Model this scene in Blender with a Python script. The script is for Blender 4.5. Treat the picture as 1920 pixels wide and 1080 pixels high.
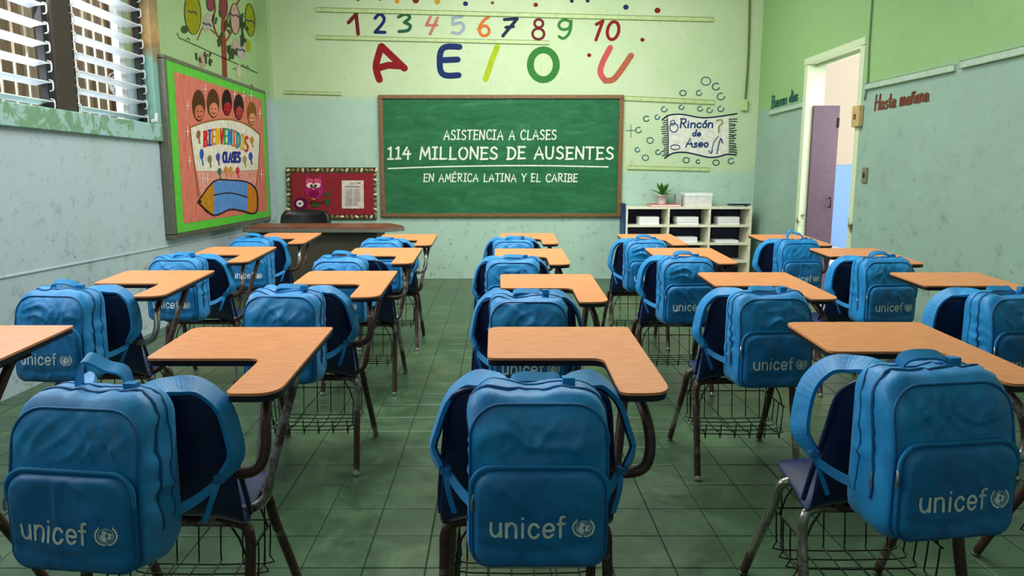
import bpy, math, random
from mathutils import Vector, Matrix, noise
from math import pi, sin, cos, tan, atan, sqrt, floor
random.seed(7)
S = bpy.context.scene
COL = S.collection
for o in list(bpy.data.objects):
    bpy.data.objects.remove(o)

# ------------------------------------------------------------------ camera, world, lights, exposure
FPX, CX, CY, PITCH, EYE = 1300.0, 930.0, 517.4, 0.1439, 1.16
cam_d = bpy.data.cameras.new('camera'); cam = bpy.data.objects.new('camera', cam_d); COL.objects.link(cam)
cam.location = (0, 0, EYE); cam.rotation_euler = (pi/2 - PITCH, 0, 0)
cam_d.sensor_width = 36; cam_d.lens = FPX/1920*36
cam_d.shift_x = (960-CX)/1920; cam_d.shift_y = (CY-540)/1920
cam_d.clip_start = 0.05
S.camera = cam
S.view_settings.view_transform = 'Standard'; S.view_settings.look = 'None'
S.view_settings.gamma = 1; S.view_settings.use_curve_mapping = False
S.view_settings.exposure = 0.12
w = bpy.data.worlds.new('daylight'); S.world = w; w.use_nodes = True
w.node_tree.nodes['Background'].inputs[0].default_value = (0.80, 0.90, 1.0, 1)
w.node_tree.nodes['Background'].inputs[1].default_value = 1.7

def area(name, loc, target, sx, sy, power, color):
    d = bpy.data.lights.new(name, 'AREA'); d.shape = 'RECTANGLE'; d.size = sx; d.size_y = sy
    d.energy = power; d.color = color
    o = bpy.data.objects.new(name, d); COL.objects.link(o); o.location = loc
    o.rotation_euler = (Vector(target)-Vector(loc)).to_track_quat('-Z', 'Y').to_euler()
    return o
area('ceiling_light_front', (0.4, 5.7, 3.15), (0.4, 7.0, 1.4), 2.6, 0.9, 78, (1.0, 0.99, 0.95))
area('ceiling_light_middle', (0.0, 3.6, 3.25), (0.0, 3.7, 0), 3.0, 1.2, 112, (1.0, 1.0, 0.98))
area('window_daylight', (-2.40, 3.0, 2.1), (0.6, 3.6, 0.7), 4.0, 1.0, 60, (0.90, 0.95, 1.0))
area('rear_fill_light', (-0.6, -1.2, 2.5), (0.0, 3.0, 0.9), 4.0, 1.3, 9, (0.90, 0.96, 1.0))  # added fill lamp behind the camera; the rear wall has no window
area('door_daylight', (3.7, 6.0, 1.7), (1.8, 5.0, 0.4), 0.9, 1.9, 55, (1.0, 0.96, 0.88))
area('plank_fill_light', (-3.0, 4.2, 5.0), (-3.9, 4.6, 2.4), 0.6, 4.0, 70, (1.0, 0.98, 0.94))  # extra lamp added above the planks to brighten them
area('corridor_daylight', (4.2, 8.2, 3.0), (5.6, 9.6, 1.2), 3.0, 2.0, 60, (1.0, 0.97, 0.92))

# ------------------------------------------------------------------ mapping of a picture point to a plane of the room
def ray(u, v):
    a = (u-CX)/FPX; b = -(v-CY)/FPX; c, s = cos(PITCH), sin(PITCH)
    return Vector((a, c+b*s, -s+b*c))
def on_x(u, v, x):
    r = ray(u, v); return r*(x/r.x)+Vector((0, 0, EYE))
def on_y(u, v, y):
    r = ray(u, v); return r*(y/r.y)+Vector((0, 0, EYE))

# ------------------------------------------------------------------ materials
def srgb(c):
    out = []
    for v in c:
        v = v/255.0
        out.append(v/12.92 if v <= .04045 else ((v+.055)/1.055)**2.4)
    return (out[0], out[1], out[2], 1)

class NT:
    def __init__(s, name):
        s.m = bpy.data.materials.new(name); s.m.use_nodes = True
        s.t = s.m.node_tree; s.b = s.t.nodes['Principled BSDF']
    def n(s, typ, **kw):
        nd = s.t.nodes.new(typ)
        for k, v in kw.items():
            if k.startswith('i_'): nd.inputs[k[2:]].default_value = v
            else: setattr(nd, k, v)
        return nd
    def l(s, a, b): s.t.links.new(a, b)
    def coords(s, which='Object'):
        return s.n('ShaderNodeTexCoord').outputs[which]
    def pos(s):
        return s.n('ShaderNodeNewGeometry').outputs['Position']
    def noise(s, vec, scale, detail=4, rough=.55, dist=0):
        nd = s.n('ShaderNodeTexNoise'); nd.inputs['Scale'].default_value = scale
        nd.inputs['Detail'].default_value = detail; nd.inputs['Roughness'].default_value = rough
        nd.inputs['Distortion'].default_value = dist
        s.l(vec, nd.inputs['Vector']); return nd.outputs['Fac']
    def scale(s, vec, xyz, loc=(0,0,0)):
        nd = s.n('ShaderNodeMapping'); nd.inputs['Scale'].default_value = xyz; nd.inputs['Location'].default_value = loc
        s.l(vec, nd.inputs['Vector']); return nd.outputs[0]
    def ramp(s, fac, stops):
        nd = s.n('ShaderNodeValToRGB'); e = nd.color_ramp.elements
        while len(e) < len(stops): e.new(0.5)
        for i, (p, c) in enumerate(stops):
            e[i].position = p; e[i].color = c if len(c) == 4 else srgb(c)
        s.l(fac, nd.inputs[0]); return nd.outputs[0]
    def mix(s, fac, a, b, mode='MIX'):
        nd = s.n('ShaderNodeMix'); nd.data_type = 'RGBA'; nd.blend_type = mode
        for sock, v in ((nd.inputs[0], fac), (nd.inputs[6], a), (nd.inputs[7], b)):
            if hasattr(v, 'default_value') or hasattr(v, 'is_linked'): s.l(v, sock)
            else: sock.default_value = v
        return nd.outputs[2]
    def math(s, op, a, b=0.0, c=0.0):
        nd = s.n('ShaderNodeMath'); nd.operation = op
        for sock, v in zip(nd.inputs, (a, b, c)):
            if hasattr(v, 'is_linked'): s.l(v, sock)
            else: sock.default_value = v
        return nd.outputs[0]
    def xyz(s, vec):
        nd = s.n('ShaderNodeSeparateXYZ'); s.l(vec, nd.inputs[0]); return nd.outputs
    def set(s, color=None, rough=None, metal=None, spec=None, sheen=None, bump=None, bstr=.3, bdist=.01):
        if color is not None:
            if hasattr(color, 'is_linked'): s.l(color, s.b.inputs['Base Color'])
            else: s.b.inputs['Base Color'].default_value = color
        if rough is not None:
            if hasattr(rough, 'is_linked'): s.l(rough, s.b.inputs['Roughness'])
            else: s.b.inputs['Roughness'].default_value = rough
        if metal is not None:
            if hasattr(metal, 'is_linked'): s.l(metal, s.b.inputs['Metallic'])
            else: s.b.inputs['Metallic'].default_value = metal
        if spec is not None: s.b.inputs['Specular IOR Level'].default_value = spec
        if sheen is not None: s.b.inputs['Sheen Weight'].default_value = sheen
        if bump is not None:
            bn = s.n('ShaderNodeBump'); bn.inputs['Strength'].default_value = bstr; bn.inputs['Distance'].default_value = bdist
            s.l(bump, bn.inputs['Height']); s.l(bn.outputs[0], s.b.inputs['Normal'])
        return s.m

_plain = {}
def plain(c, rough=.6, metal=0, var=.08, name='paint', spec=.5):
    key = (c, rough, metal, var)
    if key in _plain: return _plain[key]
    t = NT(name)
    f = t.noise(t.coords(), 22, 4)
    a = srgb(c); d = tuple(x*(1-var*2.2) for x in a[:3])+(1,)
    l = tuple(min(1, x*(1+var)) for x in a[:3])+(1,)
    t.set(t.ramp(f, [(.3, d), (.7, l)]), rough, metal, spec)
    _plain[key] = t.m
    return t.m

def wall_mat(name, axis, bounds, upper, lower, upper_dark):
    """bounds: list of (limit along axis, height of the colour change)"""
    t = NT(name); p = t.pos(); x = t.xyz(p)
    h = bounds[0][1]
    for lim, hh in bounds[1:]:
        st = t.math('GREATER_THAN', x[axis], lim)
        base = h
        h = t.math('ADD', t.math('MULTIPLY', st, hh-bounds[0][1]) , base)
    n1 = t.noise(p, 9, 5); n2 = t.noise(p, 1.3, 3); n3 = t.noise(p, 11, 9, .78)
    zz = t.math('ADD', x[2], t.math('MULTIPLY', t.math('SUBTRACT', n1, .5), .08))
    d = t.math('SUBTRACT', zz, h)
    fac = t.math('MULTIPLY_ADD', d, 14, .5); fac.node.use_clamp = True
    up = t.mix(n2, srgb(upper_dark), srgb(upper)); up = t.mix(t.math('MULTIPLY', n1, .35), up, srgb(upper))
    lo = t.mix(n2, srgb(tuple(int(v*.93) for v in lower)), srgb(lower))
    # pale band of repainted plaster, green tint showing through low on the wall
    n4 = t.noise(p, 2.6, 6, .65)
    lo = t.mix(t.ramp(n4, [(.48, (0,0,0,1)), (.66, (.35,.35,.35,1))]), lo, srgb((156, 188, 168)))
    c = t.mix(fac, lo, up)
    # scuffs and grime, denser near the floor
    low = t.math('MULTIPLY_ADD', x[2], -.55, .95); low.node.use_clamp = True
    sc = t.ramp(n3, [(.54, (0,0,0,1)), (.72, (1,1,1,1))])
    g = t.math('MULTIPLY', sc, t.math('MULTIPLY_ADD', low, .85, .22))
    c = t.mix(g, c, srgb((84, 100, 84)))
    spots = t.ramp(t.noise(p, 17, 2, .4), [(.76, (0,0,0,1)), (.80, (.5,.5,.5,1))])
    c = t.mix(spots, c, srgb((92, 104, 84)))
    return t.set(c, .62, spec=.35, bump=t.math('ADD', n3, n1), bstr=.18, bdist=.004)

M = {}
M['wall_back'] = wall_mat('back_wall_paint', 0, [(0, 2.0), (1.2, 1.2)], (202, 217, 184), (178, 210, 192), (168, 195, 140))
M['wall_left'] = wall_mat('left_wall_paint', 1, [(0, 1.98)], (170, 198, 144), (184, 202, 210), (150, 182, 130))
M['wall_right'] = wall_mat('right_wall_paint', 1, [(0, 1.86)], (152, 190, 130), (152, 182, 166), (134, 174, 114))
M['ceiling'] = plain((226, 228, 216), .8, name='ceiling_paint')

t = NT('floor_tile_glaze'); p = t.pos(); x = t.xyz(p)
TS, TX, TY = .186, .534, 1.927
cmb = t.n('ShaderNodeCombineXYZ')
t.l(t.math('FLOOR', t.math('DIVIDE', t.math('SUBTRACT', x[0], TX), TS)), cmb.inputs[0])
t.l(t.math('FLOOR', t.math('DIVIDE', t.math('SUBTRACT', x[1], TY), TS)), cmb.inputs[1])
wn = t.n('ShaderNodeTexWhiteNoise'); t.l(cmb.outputs[0], wn.inputs['Vector'])
n1 = t.noise(p, 5, 6, .65, .6); n2 = t.noise(p, 34, 5, .7); n3 = t.noise(p, .9, 3)
c = t.ramp(n1, [(.3, (38, 58, 40)), (.5, (58, 86, 58)), (.75, (90, 118, 84))])
c = t.mix(t.math('MULTIPLY', wn.outputs['Value'], .35), c, srgb((58, 88, 58)))
c = t.mix(t.ramp(n2, [(.45, (0,0,0,1)), (.8, (.6,.6,.6,1))]), c, srgb((58, 66, 46)))
c = t.mix(t.ramp(n3, [(.5, (0,0,0,1)), (.75, (.45,.45,.45,1))]), c, srgb((112, 116, 78)))
M['tile'] = t.set(c, t.math('MULTIPLY_ADD', n1, .40, .16), spec=.5, bump=t.math('ADD', n2, t.math('MULTIPLY', n1, 2)), bstr=.12, bdist=.003)
M['grout'] = plain((42, 56, 40), .9, name='grout')

t = NT('desk_laminate'); o = t.coords()
n = t.noise(t.scale(o, (3, 26, 3)), 5, 5, .6, .4); n2 = t.noise(t.scale(o, (6, 90, 6)), 4, 3)
c = t.ramp(n, [(.3, (206, 128, 76)), (.55, (222, 147, 92)), (.8, (230, 160, 106))])
c = t.mix(t.math('MULTIPLY', n2, .18), c, srgb((176, 104, 58)))
M['laminate'] = t.set(c, .42, spec=.45, bump=n2, bstr=.03, bdist=.001)
M['edge'] = plain((16, 18, 30), .45, name='edge_band_rubber')

t = NT('shell_plastic'); o = t.coords(); n = t.noise(o, 140, 3)
M['shell'] = t.set(t.ramp(t.noise(o, 7, 4), [(.3, (12, 24, 66)), (.75, (24, 42, 98))]), .36, spec=.55, bump=n, bstr=.12, bdist=.001)

t = NT('worn_chrome_tube'); o = t.pos(); n = t.noise(o, 40, 6, .7, .5); n2 = t.noise(o, 5, 2)
msk = t.ramp(t.math('ADD', t.math('MULTIPLY', n, .3), t.math('MULTIPLY', n2, .7)), [(.40, (0,0,0,1)), (.47, (1,1,1,1))])
rust = t.ramp(n, [(.3, (48, 30, 26)), (.7, (92, 62, 52))])
M['tube'] = t.set(t.mix(msk, srgb((176, 172, 160)), rust), t.math('MULTIPLY_ADD', msk, .25, .25), metal=t.math('MULTIPLY_ADD', msk, -.7, .95))
M['chrome'] = plain((205, 205, 198), .22, .95, .04, 'chrome')
M['wire'] = plain((46, 44, 38), .45, .6, .1, 'basket_wire')
M['blackmetal'] = plain((24, 22, 22), .5, .5, .1, 'bracket_metal')

def cloth(name, c, dark):
    t = NT(name); o = t.coords()
    wv = t.n('ShaderNodeTexWave'); wv.inputs['Scale'].default_value = 220; wv.inputs['Distortion'].default_value = 1
    t.l(o, wv.inputs['Vector'])
    n = t.noise(o, 14, 4, .6, .8); n5 = t.noise(t.scale(o, (1, 1, .5)), 9, 3, .5, 1.2)
    c_ = t.ramp(n, [(.3, dark), (.7, c)])
    t.set(c_, .48, spec=.5, sheen=.12, bump=t.math('ADD', t.math('MULTIPLY', wv.outputs['Fac'], .015), t.math('ADD', t.math('MULTIPLY', n, .5), n5)), bstr=.5, bdist=.006)
    return t.m
M['cloth'] = cloth('backpack_cloth', (0, 146, 210), (0, 116, 180))
M['cloth_pocket_shaded'] = cloth('backpack_pocket_cloth_shaded', (0, 124, 188), (0, 98, 158))  # same cloth in a darker blue: the pocket's shade put into the colour
M['piping'] = plain((0, 98, 158), .5, name='piping')
M['zip'] = plain((0, 90, 146), .5, name='zipper_tape')
M['strapback'] = plain((10, 22, 70), .8, name='strap_padding')
M['webbing'] = plain((6, 128, 186), .7, name='webbing')
M['buckle'] = plain((40, 110, 160), .35, name='buckle_plastic')
M['print'] = plain((228, 240, 230), .6, 0, .12, 'white_print')

t = NT('chalk'); n = t.noise(t.pos(), 90, 3, .8)
M['chalk'] = t.set(t.ramp(n, [(.36, (140, 180, 150)), (.5, (226, 232, 214))]), .9)
t = NT('chalkboard_green'); p = t.pos(); n = t.noise(t.scale(p, (1.0, 1, 3.2)), 1.6, 6, .65, 1.5); n2 = t.noise(t.scale(p, (2.5, 1, 7)), 3.3, 6, .8, .6)
c = t.ramp(n, [(.3, (30, 92, 58)), (.55, (40, 106, 68)), (.8, (66, 128, 92))])
c = t.mix(t.ramp(n2, [(.52, (0,0,0,1)), (.85, (.35,.35,.35,1))]), c, srgb((110, 160, 128)))
M['board'] = t.set(c, .75, spec=.2)
t = NT('board_frame_wood'); o = t.pos(); n = t.noise(t.scale(o, (12, 12, 12)), 3, 4)
M['framewood'] = t.set(t.ramp(n, [(.3, (98, 70, 40)), (.7, (138, 100, 60))]), .5)
t = NT('teacher_desk_wood'); o = t.coords(); n = t.noise(t.scale(o, (2, 22, 5)), 4, 5, .6, .5)
M['darkwood'] = t.set(t.ramp(n, [(.3, (92, 44, 26)), (.7, (140, 74, 44))]), .38)
M['deskpanel'] = plain((66, 62, 46), .6, name='desk_panel_laminate')
M['deskedge'] = plain((104, 100, 88), .5, name='desk_edge')
M['cream'] = plain((232, 230, 204), .5, name='bookcase_cream')
M['navyback'] = plain((18, 24, 66), .6, name='bookcase_back')
M['navyside'] = plain((24, 74, 132), .5, name='bookcase_side')
M['paper'] = plain((236, 236, 238), .7, var=.03, name='paper')
M['whitepaint'] = plain((226, 232, 230), .5, name='white_paint')
M['slat'] = plain((238, 244, 250), .35, var=.03, name='louvre_slat')
M['mullion'] = plain((58, 48, 42), .6, name='mullion_paint')
M['slot'] = plain((18, 18, 22), .6, name='louvre_channel')
t = NT('peeling_sill_paint'); p = t.pos(); n = t.noise(p, 7, 7, .7, .6)
M['peel'] = t.set(t.ramp(n, [(.42, (150, 190, 190)), (.50, (156, 192, 184)), (.52, (120, 160, 128)), (.68, (104, 146, 118))]), .6, bump=n, bstr=.3, bdist=.006)
t = NT('stained_window_frame'); p = t.pos(); x = t.xyz(p); n = t.noise(p, 9, 5, .6)
zz = t.math('ADD', x[2], t.math('MULTIPLY', n, .35))
M['stainframe'] = t.set(t.ramp(t.math('MULTIPLY_ADD', zz, 1.0, -1.6), [(.55, (130, 178, 168)), (.66, (150, 124, 76)), (.8, (196, 158, 104)), (1.0, (150, 132, 92))]), .6)
t = NT('weathered_planks'); p = t.pos(); n = t.noise(t.scale(p, (1, 1, .15)), 12, 5, .7)
oi = t.n('ShaderNodeObjectInfo')
c = t.ramp(oi.outputs['Random'], [(0, (120, 90, 62)), (.35, (164, 136, 104)), (.6, (98, 92, 62)), (.8, (206, 182, 148)), (1, (134, 100, 72))])
M['plank'] = t.set(t.mix(t.ramp(n, [(.4, (0,0,0,1)), (.7, (.6,.6,.6,1))]), c, srgb((70, 46, 34))), .8)
M['corridor_cream'] = plain((214, 190, 160), .7, var=.02, name='corridor_cream')
M['corridor_blue'] = plain((140, 178, 224), .6, var=.03, name='corridor_blue')
M['concrete'] = plain((206, 208, 200), .7, name='corridor_concrete')
M['doorleaf'] = plain((82, 62, 78), .5, name='door_paint')
t = NT('door_frame_paint'); p = t.pos(); x = t.xyz(p); n = t.noise(p, 14, 6, .7)
low = t.math('SUBTRACT', 1.0, t.math('ABSOLUTE', t.math('MULTIPLY', t.math('SUBTRACT', x[2], .75), 3.0))); low.node.use_clamp = True
msk = t.ramp(t.math('MULTIPLY', n, t.math('ADD', low, .35)), [(.62, (0,0,0,1)), (.78, (1,1,1,1))])
M['doorframe'] = t.set(t.mix(msk, srgb((206, 220, 184)), srgb((92, 70, 40))), .5)
M['railwhite'] = plain((176, 200, 182), .5, name='rail_paint')
M['railgreen'] = plain((186, 206, 146), .55, name='green_rail_paint')
M['railedge'] = plain((112, 140, 84), .6, name='rail_edge_green')  # darker green for the thin lines along the rail edges
M['switch'] = plain((198, 172, 112), .5, name='aged_plastic')
M['terra'] = plain((236, 236, 230), .4, name='white_pot')
M['leaf'] = plain((84, 150, 52), .5, var=.2, name='plant_leaf')
M['redbook'] = plain((200, 92, 84), .6, name='red_cover')
M['boxwhite'] = plain((226, 224, 216), .6, name='white_card')
M['blackchair'] = plain((26, 26, 30), .4, name='black_vinyl')

# ------------------------------------------------------------------ mesh helpers
class B:
    def __init__(s): s.v = []; s.f = []; s.sm = []; s.layer = 0
    def add(s, vs, fs, smooth=False):
        o = len(s.v); s.v += [tuple(q) for q in vs]; s.f += [tuple(i+o for i in q) for q in fs]; s.sm += [smooth]*len(fs)
    def box(s, a, b, bev=0):
        x0, y0, z0 = a; x1, y1, z1 = b
        if not bev:
            vs = [(x, y, z) for z in (z0, z1) for y in (y0, y1) for x in (x0, x1)]
            s.add(vs, [(0,2,3,1), (4,5,7,6), (0,1,5,4), (2,6,7,3), (0,4,6,2), (1,3,7,5)])
        else:
            # chamfered box from a rounded-outline prism with inset caps
            c = bev; vs = []
            def ring(z, i):
                return [(x0+i+c, y0+i, z), (x1-i-c, y0+i, z), (x1-i, y0+i+c, z), (x1-i, y1-i-c, z), (x1-i-c, y1-i, z), (x0+i+c, y1-i, z), (x0+i, y1-i-c, z), (x0+i, y0+i+c, z)]
            for z, i in ((z0, c*.7), (z0+c*.7, 0), (z1-c*.7, 0), (z1, c*.7)): vs += ring(z, i)
            fs = [tuple(range(7, -1, -1)), tuple(range(24, 32))]
            for k in range(3):
                for j in range(8): fs.append((k*8+j, k*8+(j+1) % 8, (k+1)*8+(j+1) % 8, (k+1)*8+j))
            s.add(vs, fs)
    def prism(s, pts, z0, z1, smooth=False):
        n = len(pts); vs = [(x, y, z0) for x, y in pts]+[(x, y, z1) for x, y in pts]
        s.add(vs, [tuple(range(n-1, -1, -1)), tuple(range(n, 2*n))]+[(i, (i+1) % n, n+(i+1) % n, n+i) for i in range(n)])
    def tube(s, path, r, n=8, sub=4, caps=True, radii=None):
        P = smooth_path(path, sub) if sub > 1 and len(path) > 2 else [Vector(q) for q in path]
        m = len(P); vs = []; prev = None
        for i, q in enumerate(P):
            d = (P[min(i+1, m-1)]-P[max(i-1, 0)]).normalized()
            if prev is None:
                a = Vector((0, 0, 1)) if abs(d.z) < .9 else Vector((1, 0, 0))
                u = d.cross(a).normalized()
            else:
                u = (prev-d*prev.dot(d)).normalized()
            prev = u; w_ = d.cross(u)
            rr = r if radii is None else radii[0]+(radii[1]-radii[0])*i/(m-1)
            for k in range(n):
                a = 2*pi*k/n; vs.append(q+u*cos(a)*rr+w_*sin(a)*rr)
        fs = [(i*n+k, i*n+(k+1) % n, (i+1)*n+(k+1) % n, (i+1)*n+k) for i in range(m-1) for k in range(n)]
        s.add(vs, fs, True)
        if caps: s.add(vs[:n], [tuple(range(n-1, -1, -1))]); s.add(vs[-n:], [tuple(range(n))])
    def lathe(s, prof, c=(0,0,0), n=20, smooth=True):
        vs = [(c[0]+r*cos(2*pi*k/n), c[1]+r*sin(2*pi*k/n), c[2]+z) for r, z in prof for k in range(n)]
        s.add(vs, [(i*n+k, i*n+(k+1) % n, (i+1)*n+(k+1) % n, (i+1)*n+k) for i in range(len(prof)-1) for k in range(n)], smooth)
        s.add(vs[:n], [tuple(range(n-1, -1, -1))]); s.add(vs[-n:], [tuple(range(n))])
    def band(s, P, N, wdt, th, closed=False):
        """strap: path P, normals N (outward side), width vector list wdt, thickness"""
        vs = []; m = len(P)
        for q, nn, ww in zip(P, N, wdt):
            for a, b_ in ((-1, 0), (1, 0), (1, 1), (-1, 1)): vs.append(q+ww*a*.5+nn*(b_*th))
        fs = [(i*4+k, i*4+(k+1) % 4, (i+1)*4+(k+1) % 4, (i+1)*4+k) for i in range(m-1) for k in range(4)]
        s.add(vs, fs+[(3,2,1,0), tuple((m-1)*4+k for k in range(4))])
    def mesh(s, name):
        me = bpy.data.meshes.new(name); me.from_pydata(s.v, [], s.f); me.update()
        me.polygons.foreach_set('use_smooth', s.sm)
        return me
    def obj(s, name, mat, parent=None, loc=None):
        me = s.mesh(name); me.materials.append(mat)
        return put(name, me, parent, loc)
def put(name, me, parent=None, loc=None):
    o = bpy.data.objects.new(name, me); COL.objects.link(o)
    if parent: o.parent = parent
    if loc is not None: o.location = loc
    return o
def smooth_path(path, sub):
    P = [Vector(q) for q in path]; out = []
    for i in range(len(P)-1):
        a, b, c, d = P[max(i-1, 0)], P[i], P[i+1], P[min(i+2, len(P)-1)]
        for k in range(sub):
            t_ = k/sub
            out.append(.5*((2*b)+(c-a)*t_+(2*a-5*b+4*c-d)*t_*t_+(3*b-a-3*c+d)*t_**3))
    out.append(P[-1]); return out
def fillet(pts, rad, n=5):
    out = []; m = len(pts)
    for i in range(m):
        p0, p1, p2 = Vector(pts[i-1]), Vector(pts[i]), Vector(pts[(i+1) % m]); r = rad[i]
        a = (p0-p1).normalized(); b = (p2-p1).normalized()
        for k in range(n+1):
            t_ = k/n; q = (p1+a*r)*(1-t_)**2+p1*2*t_*(1-t_)+(p1+b*r)*t_*t_
            out.append((q.x, q.y))
    return out
def thing(name, label, cat, loc=(0,0,0), rz=0, group=None):
    o = bpy.data.objects.new(name, None); COL.objects.link(o); o.location = loc; o.rotation_euler = (0, 0, rz)
    o.empty_display_size = .1
    return tag(o, label, cat, group)
def tag(o, label, cat, group=None):
    o['label'] = label; o['category'] = cat
    if group: o['group'] = group
    return o
def struct(o, label=None):
    o['kind'] = 'structure'
    if label: o['label'] = label
    return o
def copy_tree(root, loc, rz, label):
    r = root.copy(); COL.objects.link(r); r.location = loc; r.rotation_euler = (0, 0, rz); r['label'] = label
    for ch in root.children:
        c = ch.copy(); COL.objects.link(c); c.parent = r
        for g in ch.children:
            d = g.copy(); COL.objects.link(d); d.parent = c
    return r

# strokes: flat painted lines.  place(x, y) -> 3D point
def stroke_geo(b, pts, wd, place0, closed=False, sm=4):
    x_, y_ = pts[0]; e_ = wd*.5; o_ = Vector(place0(x_, y_))
    nn_ = (Vector(place0(x_+e_, y_))-o_).cross(Vector(place0(x_, y_+e_))-o_).normalized()
    if nn_.dot(Vector((0, 0, EYE))-o_) < 0 and o_.length > 1: nn_ = -nn_
    if o_.length <= 1 and nn_.y > 0: nn_ = -nn_
    b.layer += 1; lift = nn_*(.00022*b.layer) if b.layer < 40 else nn_*(.00022*(b.layer % 40))
    def place(x, y): return Vector(place0(x, y))+lift
    """brush stroke with round ends in 2D units, mapped by place()"""
    if sm > 1 and len(pts) > 2:
        q = [Vector((x, y, 0)) for x, y in pts]
        if closed: q = q+[q[0]]
        q = smooth_path(q, sm)
    else:
        q = [Vector((x, y, 0)) for x, y in pts]
    if closed: q = q[:-1] if (q[0]-q[-1]).length < 1e-6 else q
    m = len(q); L = []; R = []
    for i in range(m):
        if closed: a, c = q[i-1], q[(i+1) % m]
        else: a, c = q[max(i-1, 0)], q[min(i+1, m-1)]
        d = c-a
        d = d.normalized() if d.length > 1e-9 else Vector((1, 0, 0))
        nrm = Vector((-d.y, d.x, 0))*wd*.5
        L.append(q[i]+nrm); R.append(q[i]-nrm)
    if closed:
        vs = [place(*v.xy) for v in L+R]
        b.add(vs, [(i, (i+1) % m, m+(i+1) % m, m+i) for i in range(m)]); return
    vs = L+R; fs = [(i, i+1, m+i+1, m+i) for i in range(m-1)]
    def cap(i, j):
        d = (q[i]-q[j]).normalized(); nrm = Vector((-d.y, d.x, 0)); o = len(vs); k = 5
        for s_ in range(k+1):
            a = pi*s_/k; vs.append(q[i]+nrm*cos(a)*wd*.5+d*sin(a)*wd*.5)
        fs.append(tuple(range(o, o+k+1)))
    cap(0, 1); cap(m-1, m-2)
    b.add([place(*v.xy) for v in vs], fs)
def ellipse_pts(cx, cy, rx, ry, n=20, ang=0, a0=0, a1=2*pi):
    out = []
    for k in range(n):
        a = a0+(a1-a0)*k/(n if a1-a0 > 6.2 else n-1); x, y = rx*cos(a), ry*sin(a)
        out.append((cx+x*cos(ang)-y*sin(ang), cy+x*sin(ang)+y*cos(ang)))
    return out
def fill_geo(b, pts, place):
    b.add([place(*q) for q in pts], [tuple(range(len(pts)))])

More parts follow.
